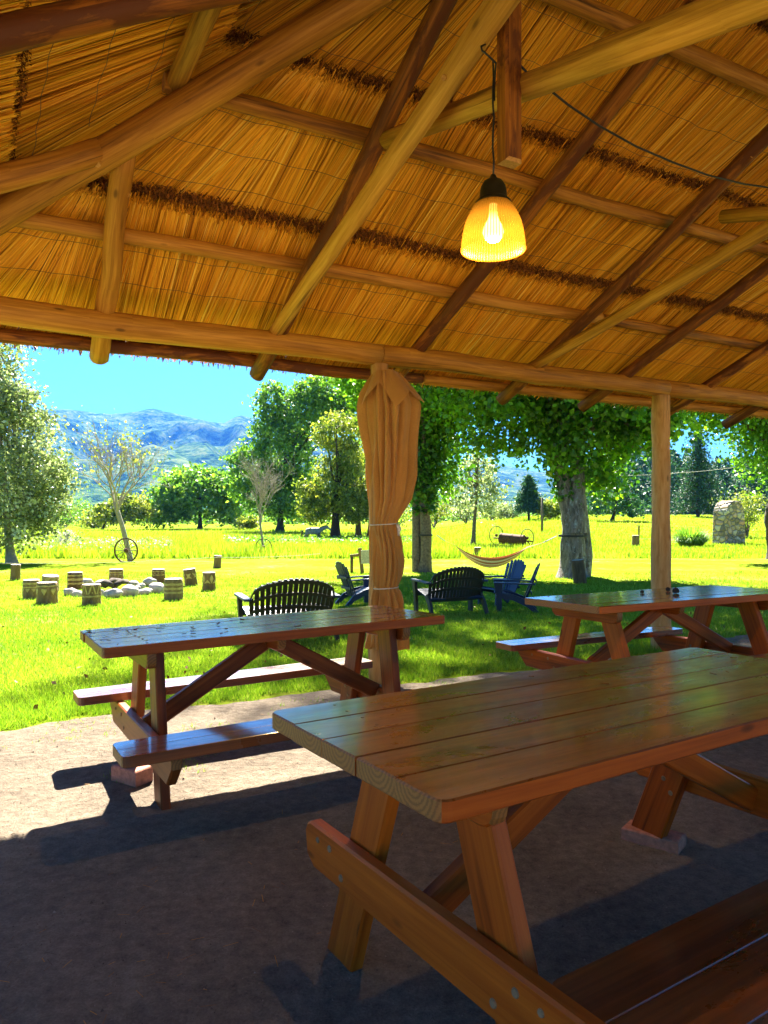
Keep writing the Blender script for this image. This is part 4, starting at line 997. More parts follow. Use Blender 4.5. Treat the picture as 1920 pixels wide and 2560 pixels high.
# ------------------------------------------------------------------ mountains and haze
def mountains():
    X = [-900, -400, 0, 90, 150, 245, 310, 380, 430, 480, 520, 560, 600, 660, 800, 950, 1200, 1500, 1900, 2600]
    Yp = [1000, 1005, 1014, 1018, 1017, 1028, 1030, 1017, 1026, 1038, 1046, 1050, 1033, 1050, 1085, 1110, 1150, 1200, 1245, 1255]
    nx, ny = 340, 170; xs = np.linspace(-1800, 3200, nx); ys = np.geomspace(1700, 8600, ny); V = np.zeros((ny, nx, 3))
    for j, y in enumerate(ys):
        for i, px in enumerate(xs):
            x = (px - 960) / F * y
            rh = (1280 - np.interp(px, X, Yp)) / F * 6500
            f = min(1, max(0, (y - 1750) / 4750)); g = f ** 1.25
            if y > 6500: g = max(0.1, 1 - (y - 6500) / 2600)
            p = Vector((x / 900, y / 1300, 0.3))
            rid = 1 - abs(noise.noise(p)) * 2; rid2 = 1 - abs(noise.noise(p * 2.7 + Vector((5, 1, 0)))) * 2; rid3 = noise.noise(p * 9)
            w = math.sin(math.pi * min(1, g)) * 0.9 + 0.05
            h = rh * (g + w * (0.20 * (rid - .5) + 0.11 * (rid2 - .5) + 0.035 * rid3)) + 14 * noise.noise(Vector((x / 160, y / 300, 4))) * min(1, f * 3)
            V[j, i] = (x, y, -14 + max(0, h))
    fs = [(j * nx + i, j * nx + i + 1, (j + 1) * nx + i + 1, (j + 1) * nx + i) for j in range(ny - 1) for i in range(nx - 1)]
    me = bpy.data.meshes.new('mountains'); me.from_pydata(V.reshape(-1, 3).tolist(), [], fs)
    for p in me.polygons: p.use_smooth = True
    m, nt, b = newmat('mountain_scrub')
    v = coords(nt, 'Object', (1, 1, 1)); n1 = noise_(nt, v, 0.006, 8, 0.65); n2 = noise_(nt, v, 0.03, 6, 0.7)
    f = math_(nt, 'ADD', math_(nt, 'MULTIPLY', n1, .5), math_(nt, 'MULTIPLY', n2, .5))
    c = ramp(nt, f, [(0.42, (0.006, 0.02, 0.010)), (0.50, (0.05, 0.11, 0.025)), (0.58, (0.15, 0.19, 0.06))])
    L(nt, c, b.inputs['Base Color']); b.inputs['Roughness'].default_value = 1; b.inputs['Specular IOR Level'].default_value = 0; bump(nt, b, n2, 1.0, 20)
    tag(link('mountains', me, m), 'long hazy blue mountain range under the sky', None, None, 'structure')
mountains()
def haze():
    mb = MB(); x0, x1, y0, y1, z0, z1 = -11500, 13500, -40, 9200, -60, 1150
    v = [(x, y, z) for z in (z0, z1) for y in (y0, y1) for x in (x0, x1)]; mb.v = [Vector(p) for p in v]
    for f in ((0, 2, 3, 1), (4, 5, 7, 6), (0, 1, 5, 4), (2, 6, 7, 3), (0, 4, 6, 2), (1, 3, 7, 5)): mb.face(f, [(0, 0)] * 4)
    m = bpy.data.materials.new('haze_air'); m.use_nodes = True; nt = m.node_tree; nt.nodes.remove(nt.nodes['Principled BSDF'])
    pv = nt.nodes.new('ShaderNodeVolumePrincipled'); pv.inputs['Color'].default_value = (0.04, 0.21, 0.80, 1); pv.inputs['Density'].default_value = 0.000058; pv.inputs['Anisotropy'].default_value = 0.2
    L(nt, pv.outputs[0], nt.nodes['Material Output'].inputs['Volume'])
    tag(mb.build('haze', m), 'thin blue air between the meadow and the mountains', None, None, 'stuff')
haze()
# ------------------------------------------------------------------ tied curtain on the middle post
def curtain():
    pc = PU(2.90, DP, 0); rs = random.Random(7)
    root = empty('curtain', (pc.x, pc.y, 0.3), 'tan cloth curtain gathered and tied twice round the middle post', 'curtain')
    Z = [2.52, 2.44, 2.36, 2.26, 2.16, 1.95, 1.70, 1.50, 1.36, 1.30, 1.24, 1.12, 1.00, 0.88, 0.81, 0.785, 0.75, 0.66, 0.52, 0.40, 0.30]
    CX = [.055, .065, .080, .095, .095, .095, .092, .080, .045, .035, .040, .060, .066, .060, .052, .052, .054, .062, .068, .070, .070]
    HW = [.10, .15, .195, .215, .205, .185, .170, .145, .110, .098, .106, .112, .116, .110, .098, .094, .108, .128, .138, .145, .150]
    DE = [.12, .14, .15, .155, .155, .15, .145, .13, .105, .095, .10, .11, .115, .105, .095, .09, .10, .115, .12, .12, .125]
    AM = [.34, .30, .28, .28, .32, .34, .34, .29, .20, .11, .24, .32, .32, .26, .18, .11, .26, .33, .36, .38, .40]
    NU, NV = 220, 150
    def fold(a, z, k=1.0):
        tw = 0.9 * noise.noise(Vector((0, 0, z * 1.1)))
        if z < 1.3: tw += (1.3 - z) * 1.3
        s = math.sin(7 * a + 2.2 * tw + 1.0) * .55 + math.sin(11 * a - 3.0 * tw + 2.0) * .35 + .5 * noise.noise(Vector((math.cos(a) * 2, math.sin(a) * 2, z * 1.6)))
        return (abs(s) * 1.6 - .7)
    def pt(u, v):
        a = 2 * math.pi * u; z = Z[0] + (Z[-1] - Z[0]) * v
        zi = -z; zz = [-q for q in Z]
        cx = np.interp(zi, zz, CX); hw = np.interp(zi, zz, HW); de = np.interp(zi, zz, DE); am = np.interp(zi, zz, AM)
        r = 1 + am * fold(a, z)
        return (cx + hw * math.cos(a) * r, -0.035 + de * math.sin(a) * r, z - 0.3 + (0.012 * math.sin(9 * a) if v > .99 else 0))
    mb = MB(); mb.grid(pt, NU, NV, closed=True); mb.build('cloth', M_CLOTH, root)
    def flap(u, v):
        a = 2 * math.pi * u; hem = 0.17 + 0.075 * (abs(((5 * u + 0.12) % 1) * 2 - 1) - 0.5) * 2 * (0.7 + .3 * math.sin(11 * u)) + 0.03 * noise.noise(Vector((math.cos(a), math.sin(a), 3)))
        z = 2.535 - hem * v * 1.25
        hw = 0.085 + (0.225 - 0.085) * v ** 0.8; de = 0.115 + 0.06 * v
        pe = abs(((5 * u + 0.12) % 1) * 2 - 1)
        r = 1 + (0.10 + .05 * v) * math.sin(10 * math.pi * 2 * u * 0.5 + 1.1) * (1 - v * .5) + 0.16 * v * (pe - .5) + 0.05 * noise.noise(Vector((u * 14, v * 2, 1)))
        return (0.055 + 0.04 * v + hw * 1.06 * math.cos(a) * r, -0.04 + de * 1.1 * math.sin(a) * r, z - 0.3)
    mb = MB(); mb.grid(flap, 200, 24, closed=True); mb.build('folded_top', M_CLOTH, root)
    for z, cx, hw, de in ((1.30, .035, .108, .107), (0.786, .052, .104, .100)):
        mb = MB(); mb.tube([(cx + hw * math.cos(q / 40 * 6.2832), -.035 + de * math.sin(q / 40 * 6.2832), z - .3 + .006 * math.cos(q / 40 * 6.2832)) for q in range(41)], 0.0045, 6, cap=(0, 0))
        mb.build('tie_cord', M_STRING, root)
    mb = MB(); mb.tube([(.145, -.09, 1.0), (.16, -.10, .97), (.155, -.10, .91)], [.012, .018, .008], 6); mb.build('tie_knot', M_STRING, root)
curtain()

# ------------------------------------------------------------------ garden furniture
def facing(o, dx, dy): o.rotation_euler = (0, 0, math.atan2(dx, -dy))        # local -y is the front
def slat(mb, pts, w, t, wdir):
    """flat strip through pts, width w along wdir, thickness t"""
    pts = [Vector(p) for p in pts]; n = len(pts); wd = Vector(wdir).normalized(); base = len(mb.v); tone = random.random()
    for i, p in enumerate(pts):
        tg = (pts[min(i + 1, n - 1)] - pts[max(i - 1, 0)]).normalized(); nn = tg.cross(wd).normalized(); ww = w[i] if hasattr(w, '__len__') else w
        for a, b in ((-1, -1), (1, -1), (1, 1), (-1, 1)): mb.v.append(p + wd * (a * ww / 2) + nn * (b * t / 2))
    for i in range(n - 1):
        for k in range(4):
            k2 = (k + 1) % 4; mb.face((base + i * 4 + k, base + i * 4 + k2, base + i * 4 + 4 + k2, base + i * 4 + 4 + k), [(0, 0)] * 4, 0, tone)
    mb.face([base + 3, base + 2, base + 1, base], [(0, 0)] * 4); mb.face([base + 4 * n - 4 + k for k in range(4)], [(0, 0)] * 4)
def adirondack(label, loc, face, sc=0.86):
    random.seed(int(loc[0] * 50)); root = empty('garden_chair', loc, label, 'garden chair', 'blue plastic slatted garden chairs'); facing(root, *face); root.scale = (sc,) * 3
    mb = MB()
    for k in range(7):
        q = (k - 3) / 3; x0 = q * 0.19; x1 = q * 0.275; h = 0.60 + 0.15 * math.sqrt(max(0, 1 - (q * .92) ** 2)) - 0.05
        cv = 0.05 * q * q
        slat(mb, [(x0, 0.20 - cv, 0.20), (x0 + (x1 - x0) * .5, 0.325 - cv, 0.20 + h * .48), (x1 * .98, 0.435 - cv, 0.20 + h * .93), (x1 * .985, 0.452 - cv, 0.20 + h)], [.058, .072, .078, .05], .016, (1, 0, 0))
    for z, y, w in ((.36, .275, .46), (.58, .365, .50)): mb.box((0, y + .012, z), (w, .018, .05), 0, .003)
    mb.build('backrest', M_BLUE, root)
    mb = MB()
    for k in range(6):
        y = -0.30 + k * 0.092; slat(mb, [(-.25, y, .36 - .030 * k - (.03 if k == 0 else 0)), (.25, y, .36 - .030 * k - (.03 if k == 0 else 0))], .082, .018, (0, 1, -.32))
    mb.build('seat', M_BLUE, root)
    for s in (-1, 1):
        mb = MB(); mb.plank((s * .315, -.40, .555), (s * .30, .36, .535), .125, .026, c=.006, r=.05); mb.build('armrest', M_BLUE, root)
        mb = MB(); slat(mb, [(s * .285, -.30, 0), (s * .29, -.29, .28), (s * .30, -.31, .545)], [.10, .085, .15], .045, (0, 1, 0)); mb.build('leg', M_BLUE, root)
        mb = MB(); slat(mb, [(s * .26, -.34, .33), (s * .26, -.02, .275), (s * .265, .22, .17), (s * .27, .40, .0)], [.10, .10, .11, .075], .04, (0, .35, 1)); mb.build('leg', M_BLUE, root)
    return root
def settee(label, loc, face, sc=1.0):
    random.seed(int(loc[0] * 70 + 3)); root = empty('garden_bench', loc, label, 'garden bench', 'dark plastic garden benches with arched backs'); facing(root, *face); root.scale = (sc,) * 3
    hw = 0.56; n = 17; mb = MB()
    def arc(q): return 0.50 + 0.215 * math.sqrt(max(0, 1 - (q * .98) ** 2)) if abs(q) < 1 else .5
    def yb(z, q): return 0.20 + (z - .25) * 0.42 - 0.10 * q * q
    for k in range(n):
        q = (k - (n - 1) / 2) / ((n - 1) / 2); x = q * (hw - .03); zt = arc(q)
        zs = [0.22 + (zt - .22) * f for f in (0, .35, .7, .96, 1)]
        slat(mb, [(x * (0.90 + .10 * (z - .22) / .5), yb(z, q), z) for z in zs], [.046, .049, .051, .052, .042], .016, (1, 0.0, 0))
    for f, th in ((.04, .05), (.36, .035), (.66, .035), (.93, .045)):
        pts = []
        for k in range(25):
            q = (k - 12) / 12; zt = arc(q); z = .22 + (zt - .22) * f; pts.append((q * (hw - .01) * (0.90 + .10 * (z - .22) / .5), yb(z, q) + .016, z))
        slat(mb, pts, th, .022, (0, .35, .93))
    mb.build('backrest', M_BLACK, root)
    mb = MB()
    for k in range(6):
        y = -0.27 + k * 0.088; slat(mb, [(-hw + .04, y, .345 - .018 * k), (hw - .04, y, .345 - .018 * k)], .078, .02, (0, 1, -.2))
    mb.box((0, -.30, .31), (2 * hw - .08, .03, .09), 0, .006); mb.build('seat', M_BLUE, root)
    for s in (-1, 1):
        mb = MB(); mb.plank((s * (hw + .01), -.36, .50), (s * (hw - .01), .26, .485), .10, .026, c=.006, r=.04); mb.build('armrest', M_BLUE, root)
        mb = MB(); slat(mb, [(s * (hw - .02), -.27, 0), (s * (hw - .015), -.28, .25), (s * hw, -.30, .49)], [.09, .075, .12], .05, (0, 1, 0)); mb.build('leg', M_BLACK, root)
        mb = MB(); slat(mb, [(s * (hw - .05), .08, .30), (s * (hw - .04), .20, .20), (s * (hw - .03), .33, 0)], [.10, .085, .06], .045, (0, 1, .5)); mb.build('leg', M_BLACK, root)
    return root
gA = at(722, 1600); settee('dark arched garden bench directly behind the leaf-strewn table', (gA.x, gA.y, gA.z), (-.36, .93), .9).scale = (.9, .9, 1.0)
gB = at(1128, 1536); settee('dark arched garden bench beside the two blue chairs, right of the curtain', (gB.x, gB.y, gB.z), (-.40, .92), .88).scale = (.88, .88, 1.05)
c1 = at(897, 1512); adirondack('blue slatted garden chair alone at the left of the curtain', c1, (.86, .42))
c2 = at(1252, 1512); adirondack('blue garden chair facing us over the arm, between dark bench and sideways chair', (c2.x, c2.y, c2.z), (-.72, -.38), .88)
c3 = at(1288, 1528); adirondack('blue garden chair seen side-on, at the right end of the seating group', c3, (-.98, .15))

# ------------------------------------------------------------------ hammock
def hammock():
    a = ray(1092, 1338, Y3 - .1); b_ = ray(1392, 1340, Y4 - .2)
    f0 = ray(1138, 1367, Y3 - .3); f1 = ray(1317, 1373, Y4 + .2)
    root = empty('hammock', (f0 + f1) / 2 + Vector((0, 0, -.9)), 'striped brown and cream hammock slung between the two big trees', 'hammock')
    m, nt, bb = newmat('striped_hammock_cloth')
    w = N(nt, 'ShaderNodeTexWave'); w.bands_direction = 'X'; L(nt, coords(nt, 'UV', (2.6, 0, 0)), w.inputs['Vector']); w.inputs['Scale'].default_value = 1.0
    L(nt, ramp(nt, w.outputs['Fac'], [(0.25, (0.42, 0.13, 0.045)), (0.45, (0.30, 0.10, 0.04)), (0.55, (0.62, 0.42, 0.22)), (0.8, (0.70, 0.55, 0.34))]), bb.inputs['Base Color']); bb.inputs['Roughness'].default_value = .9
    def fn(u, v):
        p = f0.lerp(f1, v); sag = math.sin(math.pi * v) ** .9
        c = (u - .5) * 2; ww = .07 + .20 * sag
        y = c * ww; z = -0.36 * (1 - (2 * v - 1) ** 2) - 0.30 * sag * (1 - c * c) + .05
        return (p.x, p.y + y, p.z + z)
    o = root.location
    mb = MB(); mb.grid(lambda u, v: Vector(fn(u, v)) - o, 26, 40); mb.grid(lambda u, v: Vector(fn(1 - u, v)) - o - Vector((0, 0, .006)), 26, 40); mb.build('hammock_cloth', m, root)
    mr = simple('orange_cord', (0.45, 0.12, 0.04), .8, bs=0)
    for e, s in ((0, a), (1, b_)):
        mb = MB(); k = f0 if e == 0 else f1; q = k.lerp(s, .55) + Vector((0, 0, -.02))
        for i in range(7):
            mb.tube([Vector(fn(i / 6, e)) - o, q - o], .007, 4, cap=(0, 0))
        mb.build('suspension_cord', mr, root)
        mb = MB(); slat(mb, [q - o, s - o], .06, .012, (0, 1, .3))
        c = (b3 if e == 0 else b4); z = s.z; rr = .235 if e == 0 else .405
        cc = Vector((c.x + (.02 if e == 0 else .02), c.y, z))
        slat(mb, [cc + Vector((rr * math.cos(t), rr * math.sin(t), 0)) - o for t in np.linspace(0, 6.2832, 25)], .055, .012, (0, 0, 1)); mb.build('tree_strap', M_STRAP, root)
hammock()

# ------------------------------------------------------------------ stump seats, fire pit
def stump(name, label, px, yb_, wpx, hpx, pat, group, tilt=(0, 0), cat='stump seat', seed=1, paint=True):
    b = at(px, yb_); k = b.y / F; r = wpx * k / 2; h = hpx * k * 0.985; random.seed(seed)
    b = b + Vector((0, r * .9, 0)); b.z = float(gz(b.x, b.y))
    root = empty(name, b, label, cat, group); root.rotation_euler = (R(tilt[1]), R(tilt[0]), 0)
    rough = 0.07; mb = MB(); pts = [Vector((0, 0, z)) for z in np.linspace(-.06, h, 9)]
    uo = random.uniform(0, 50)
    rad = [r * (1.10 - .12 * (i / 8) ** .5 + 0.02 * math.sin(i * 2 + seed)) for i in range(9)]
    mb.tube(pts, rad, 26, capm=1, rough=0.05); mb.build('log_body', [M_STUMP, M_STTOP], root)
    if pat and paint:
        mb = MB()
        def surf(a, z, off=.006):
            rr = np.interp(z, [p.z for p in pts], rad) + off + .012 * r; return Vector((rr * math.cos(a), rr * math.sin(a), z))
        def band(z0, z1, a0=0, a1=2 * math.pi, n=32):
            bb = len(mb.v)
            for i in range(n + 1):
                a = a0 + (a1 - a0) * i / n
                for z in (z0 + .006 * math.sin(i * 1.7), z1 + .006 * math.sin(i * 1.3 + 1)): mb.v.append(surf(a, z))
            for i in range(n): mb.face((bb + 2 * i, bb + 2 * i + 2, bb + 2 * i + 3, bb + 2 * i + 1), [(0, 0)] * 4)
        def poly(pts2):        # (angle offset in widths, height fraction)
            # subdivided as a fan around its centre
            c = (sum(p[0] for p in pts2) / len(pts2), sum(p[1] for p in pts2) / len(pts2)); bb = len(mb.v)
            q = [c] + list(pts2)
            for a, z in q: mb.v.append(surf(a - math.pi / 2, z * h, .007))
            for i in range(len(pts2)): mb.face((bb, bb + 1 + i, bb + 1 + (i + 1) % len(pts2)), [(0, 0)] * 3)
        for kind, *g in pat:
            if kind == 'band': band(g[0] * h, g[1] * h)
            if kind == 'tri':      # row of triangles: z0 z1 n point-down?
                z0, z1, n, down = g
                for i in range(n):
                    a = 2 * math.pi * i / n; w_ = math.pi / n * .82
                    poly([(a - w_, z1), (a, z0), (a + w_, z1)] if down else [(a - w_, z0), (a + w_, z0), (a, z1)])
            if kind == 'heart':
                z0, z1, n = g; zm = z0 + (z1 - z0) * .7
                for i in range(n):
                    a = 2 * math.pi * (i + .15) / n; w_ = math.pi / n * .6
                    poly([(a, z0), (a + w_, zm), (a + w_ * .9, z1 - .02), (a + w_ * .4, z1), (a, z1 - .03), (a - w_ * .4, z1), (a - w_ * .9, z1 - .02), (a - w_, zm)])
            if kind == 'zig':
                z0, z1, n, t = g
                for i in range(n):
                    a = 2 * math.pi * i / n; d_ = math.pi / n
                    for s in (-1, 1):
                        poly([(a, z0), (a + s * t, z0), (a + s * (d_ + t * .0), z1 - .0), (a + s * (d_ - t), z1)] if s > 0 else [(a, z0), (a - d_ + t, z1), (a - d_, z1), (a - t, z0)])
            if kind == 'dot':
                z, n, s_ = g
                for i in range(n):
                    a = 2 * math.pi * (i + .5) / n; poly([(a + s_ * math.cos(t), z + s_ * .6 * math.sin(t)) for t in np.linspace(0, 5.24, 6)])
            if kind == 'dia':
                z0, z1, n = g; zm = (z0 + z1) / 2
                for i in range(n):
                    a = 2 * math.pi * (i + .5) / n; w_ = math.pi / n * .5
                    poly([(a - w_, zm), (a, z0), (a + w_, zm), (a, z1)])
        mb.build('painted_pattern', M_PAINT, root)
    return root
G = 'stump seats round the fire pit'
stump('stump_seat', 'stump seat with small triangles under two bands, at the left end of the ring', 70, 1498, 40, 49, [('band', .78, .86), ('band', .60, .66), ('tri', .36, .56, 9, True)], G, seed=1)
stump('stump_seat', 'leaning stump seat with a triangle row, half hidden behind the heart-painted one', 116, 1481, 40, 42, [('tri', .58, .85, 8, True), ('band', .88, .93)], G, (6, 4), seed=2)
stump('stump_seat', 'stump seat painted with yellow hearts, front left of the fire pit', 108, 1511, 48, 55, [('band', .82, .88), ('heart', .42, .74, 7)], G, seed=3)
stump('stump_seat', 'stump seat with three pale bands behind the left end of the stones', 181, 1474, 36, 43, [('band', .78, .86), ('band', .52, .66), ('band', .30, .40)], G, seed=4)
stump('stump_seat', 'stump seat with a bold painted zigzag, in front of the stones', 221, 1514, 44, 53, [('zig', .55, .95, 7, .16), ('band', .40, .48), ('dot', .62, 7, .06)], G, seed=5)
stump('stump_seat', 'stump seat with a dotted band straight behind the fire pit', 285, 1460, 34, 37, [('band', .76, .82), ('dot', .55, 14, .05), ('band', .62, .66)], G, seed=6)
stump('stump_seat', 'stump seat with dots between two lines, behind the right-hand stones', 392, 1459, 32, 36, [('band', .84, .89), ('dot', .74, 12, .07), ('band', .58, .63)], G, seed=7)
stump('stump_seat', 'biggest banded stump seat, right of the stones, with a split down its side', 428, 1501, 46, 54, [('band', .70, .80), ('band', .50, .60), ('band', .32, .40)], G, seed=8)
stump('stump_seat', 'tilted stump seat with an hourglass of triangles', 475, 1465, 31, 43, [('tri', .50, .75, 6, True), ('tri', .45, .70, 5, False)], G, (-7, 3), seed=9)
stump('stump_seat', 'stump seat painted with diamonds, right end of the ring', 519, 1477, 32, 46, [('dia', .40, .92, 5), ('tri', .40, .62, 5, False)], G, seed=10)
G2 = 'plain short posts standing on the lawn'
def plain_post(label, px, yb_, wpx, hpx, tilt, seed): stump('short_post', label, px, yb_, wpx, hpx, None, G2, tilt, 'short post', seed)
plain_post('plain dark stump standing apart at the far left', 33, 1451, 23, 40, (2, 0), 11)
plain_post('plain thin post standing behind the diamond-painted stump', 541, 1420, 19, 31, (4, 0), 12)
plain_post('small stump behind the sagging middle of the hammock', 1195, 1396, 17, 28, (0, 0), 13)
plain_post('small square-cut stump in the sun between the big trunk and the bare post', 1592, 1368, 18, 30, (0, 0), 14)
plain_post('grey stump with sloping top leaning against the big trunk', 1454, 1459, 31, 60, (-6, 0), 15)
plain_post('thin dark post just behind the small square-cut stump', 1598, 1342, 4, 29, (0, 0), 16)
def bigrock(px, py, wpx, hpx, seed, label, k=0):
    b = at(px, py); s = b.y / F; rs = random.Random(seed); bm = bmesh.new(); bmesh.ops.create_icosphere(bm, subdivisions=3, radius=1)
    rx, rz = wpx * s / 2, hpx * s / 2; ry = rx * rs.uniform(.7, 1.0)
    for v in bm.verts:
        n = 1 + .28 * noise.noise(v.co * 1.2 + Vector((seed * 3.1, 0, 0))) + .10 * noise.noise(v.co * 3.5 + Vector((0, seed, 0)))
        v.co = Vector((v.co.x * rx * n, v.co.y * ry * n, v.co.z * rz * n))
    me = bpy.data.meshes.new('rock'); bm.to_mesh(me); bm.free()
    for p in me.polygons: p.use_smooth = True
    o = link('rock', me, M_ROCK); o.location = (b.x, b.y + ry * .8, b.z + rz * .75); o.rotation_euler = (0, rs.uniform(-.2, .2), rs.uniform(-.5, .5))
    return tag(o, label, 'rock', 'stones ringing the fire pit')
rocks = [(172, 1490, 34, 22, 'flattish pale stone at the left end of the ring'), (190, 1493, 26, 18, 'small pale stone partly behind the zigzag stump, left side'), (250, 1491, 20, 20, 'small dark stone just right of the zigzag stump'), (277, 1496, 48, 26, 'broad grey stone in the middle of the front of the ring'),
         (318, 1492, 42, 32, 'large upright stone right of the broad grey front stone'), (340, 1483, 20, 20, 'brown stone leaning between the two large front stones'), (356, 1488, 40, 18, 'long low stone at the front right of the ring'), (388, 1484, 44, 30, 'rounded pale stone at the right end of the ring'),
         (372, 1467, 36, 26, 'whitish stone in front of the dotted right-hand stump'), (350, 1473, 22, 16, 'small greyish stone behind the long low one'), (330, 1467, 30, 16, 'flat stone at the back of the ring, right of the centre stump'), (250, 1468, 34, 20, 'pale stone at the back of the ring, left of the centre stump'),
         (214, 1464, 30, 20, 'white rounded stone beside the triple-banded stump'), (228, 1475, 34, 16, 'low stone behind the zigzag stump'), (270, 1463, 26, 12, 'flat stone right in front of the centre stump')]
for i, (px, py, w_, h_, lb) in enumerate(rocks): bigrock(px, py, w_, h_, i + 1, lb)
for i, (a, b_, lb) in enumerate((((262, 1478), (300, 1468), 'charred log lying across the fire pit'), ((285, 1480), (318, 1472), 'shorter charred log beside the right-hand stones of the fire pit'), ((250, 1474), (280, 1482), 'burnt branch at the left of the fire pit'))):
    p, q = at(*a), at(*b_); mb = MB(); mb.tube([p + Vector((0, 0, .12)), p.lerp(q, .5) + Vector((0, 0, .2)), q + Vector((0, 0, .16))], [.06, .065, .05], 9, rough=.2)
    tag(mb.build('charred_log', M_DBARK), lb, 'log', 'charred logs in the fire pit')

# ------------------------------------------------------------------ wheels, roller, pillar, pole, strings
def wheel_mb(mbr, mbs, mbh, c, r, ax, n=14, rt=0.035, hub=.09):
    ax = Vector(ax).normalized(); u = ax.cross(Vector((0, 0, 1))).normalized(); v = ax.cross(u)
    P = lambda a, q: c + u * (q * math.cos(a)) + v * (q * math.sin(a))
    mbr.tube([P(6.2832 * k / 48, r) for k in range(49)], rt, 6, cap=(0, 0), smooth=True)
    for k in range(n): mbs.tube([P(6.2832 * k / n, hub * .7), P(6.2832 * k / n, r)], rt * .42, 5, cap=(0, 0))
    mbh.tube([c - ax * .10, c - ax * .05, c + ax * .05, c + ax * .10], [hub * .6, hub, hub, hub * .6], 12)
def wagon_wheel(label, px, py_bot, rpx, ax, n, rt):
    b = at(px, py_bot); r = rpx * b.y / F; root = empty('wagon_wheel', b, label, 'wagon wheel', 'old iron wheels at the foot of saplings')
    A, B_, C_ = MB(), MB(), MB(); wheel_mb(A, B_, C_, Vector((0, 0, r - .02)), r, ax, n, rt)
    A.build('rim', M_RUST, root); 
    for k in range(1): B_.build('spokes', M_RUST, root)
    C_.build('hub', M_RUST, root)
wagon_wheel('large rusty spoked wheel propped against the leaning sapling', 315, 1405, 30, (.12, 1, 0), 14, .036)
wagon_wheel('thin pale iron wheel at the foot of the white bare sapling', 659, 1388, 21, (.2, 1, 0), 10, .026)
def roller():
    p0 = ray(1250, 1346, at(1280, 1370).y); p1 = ray(1312, 1352, p0.y - 1.0)
    g = at(1280, 1370); root = empty('field_roller', (p0.x, p0.y, g.z), 'old rusty field roller with a drum between two big spoked wheels', 'field roller'); o = root.location
    a, b_ = p0 - o, p1 - o; ax = (b_ - a).normalized(); r = 13.5 * p0.y / F
    mb = MB(); mb.tube([a, a + ax * .04, b_ - ax * .04, b_], [r * .85, r, r, r * .85], 24, smooth=False)
    for f in (.06, .5, .94):
        c = a.lerp(b_, f); mb.tube([c - ax * .05, c + ax * .05], r * 1.05, 24, smooth=False)
    mb.build('drum', M_RUST, root)
    for px, py, rp in ((1241, 1338, 23), (1318, 1345, 22)):
        c = ray(px, py, p0.y + (.6 if px < 1280 else -.9)) - o; A, B_, C_ = MB(), MB(), MB()
        wheel_mb(A, B_, C_, c, rp * p0.y / F, (ax.x * .75, ax.y * .75 - .55, 0), 12, .030)
        w = A.build('wheel', M_RUST, root); B_.build('spokes', M_RUST, w); C_.build('hub', M_RUST, w)
    mb = MB(); mb.tube([a - ax * .5, b_ + ax * .6], .05, 6); mb.tube([b_ + ax * .2, b_ + Vector((.7, -.4, -.9))], .05, 6); mb.tube([b_, b_ + Vector((0, -.2, -1.0))], .06, 6); mb.build('axle_frame', M_RUST, root)
roller()
def pillar():
    b = at(1822, 1362); k = b.y / F; w = 66 * k; h = 112 * k; dp = 42 * k
    m, nt, bb = newmat('river_stone_facing')
    v = N(nt, 'ShaderNodeTexVoronoi'); v.inputs['Scale'].default_value = 1; cv = coords(nt, 'Object', (2.1, 2.1, 2.8)); L(nt, cv, v.inputs['Vector'])
    v2 = N(nt, 'ShaderNodeTexVoronoi'); v2.feature = 'DISTANCE_TO_EDGE'; v2.inputs['Scale'].default_value = 1; L(nt, cv, v2.inputs['Vector'])
    sep = N(nt, 'ShaderNodeSeparateColor'); L(nt, v.outputs['Color'], sep.inputs[0])
    c = ramp(nt, sep.outputs[0], [(0.0, (0.18, 0.14, 0.10)), (0.3, (0.44, 0.32, 0.20)), (0.5, (0.55, 0.30, 0.18)), (0.75, (0.60, 0.52, 0.38)), (1, (0.30, 0.22, 0.16))])
    e = ramp(nt, v2.outputs['Distance'], [(0.02, (0, 0, 0)), (0.07, (1, 1, 1))]); c = mixc(nt, e, (0.16, 0.14, 0.11), c)
    L(nt, c, bb.inputs['Base Color']); bb.inputs['Roughness'].default_value = .9; bump(nt, bb, ramp(nt, v2.outputs['Distance'], [(0, (0, 0, 0)), (.25, (1, 1, 1))]), 1.0, .12)
    root = empty('stone_pillar', b, 'round-topped pillar faced with river stones, standing by the grass clump', 'stone pillar', rz=R(28))
    out = [(-w * .56, 0), (w * .56, 0), (w * .5, h * .70)]
    for q in range(1, 12): a = math.pi * q / 12; out.append((w * .5 * math.cos(a), h * .70 + h * .30 * math.sin(a)))
    out.append((-w * .5, h * .70)); mb = MB()
    M = Matrix(((1, 0, 0, 0), (0, 0, -1, dp / 2), (0, 1, 0, -.05), (0, 0, 0, 1)))
    mb.prism(out, dp, M, c=.06); mb.build('pillar_body', m, root)
    mb = MB(); n = 14
    for q in range(n):
        a0 = math.pi * (q - .6) / n; P = Vector((w * .5 * math.cos(math.pi * (q + .5) / n), 0, h * .70 + h * .30 * math.sin(math.pi * (q + .5) / n)))
        mb.box((P.x * 1.03, 0, P.z * 1.0), (w * .13, dp * 1.06, h * .045), 0, .02)
    rs = random.Random(4)
    for q in range(5):
        rx = rs.uniform(-.9, .9) * w; bigrock_ = None
shb = at(1868, 1345)
pillar()
shrub('shrub', 'loose yellow-green shrub with arching twigs right of the stone pillar', shb, 62 * shb.y / F, 125 * shb.y / F, 2200, 0.20, M_OLIVE, 121, clump=.22)
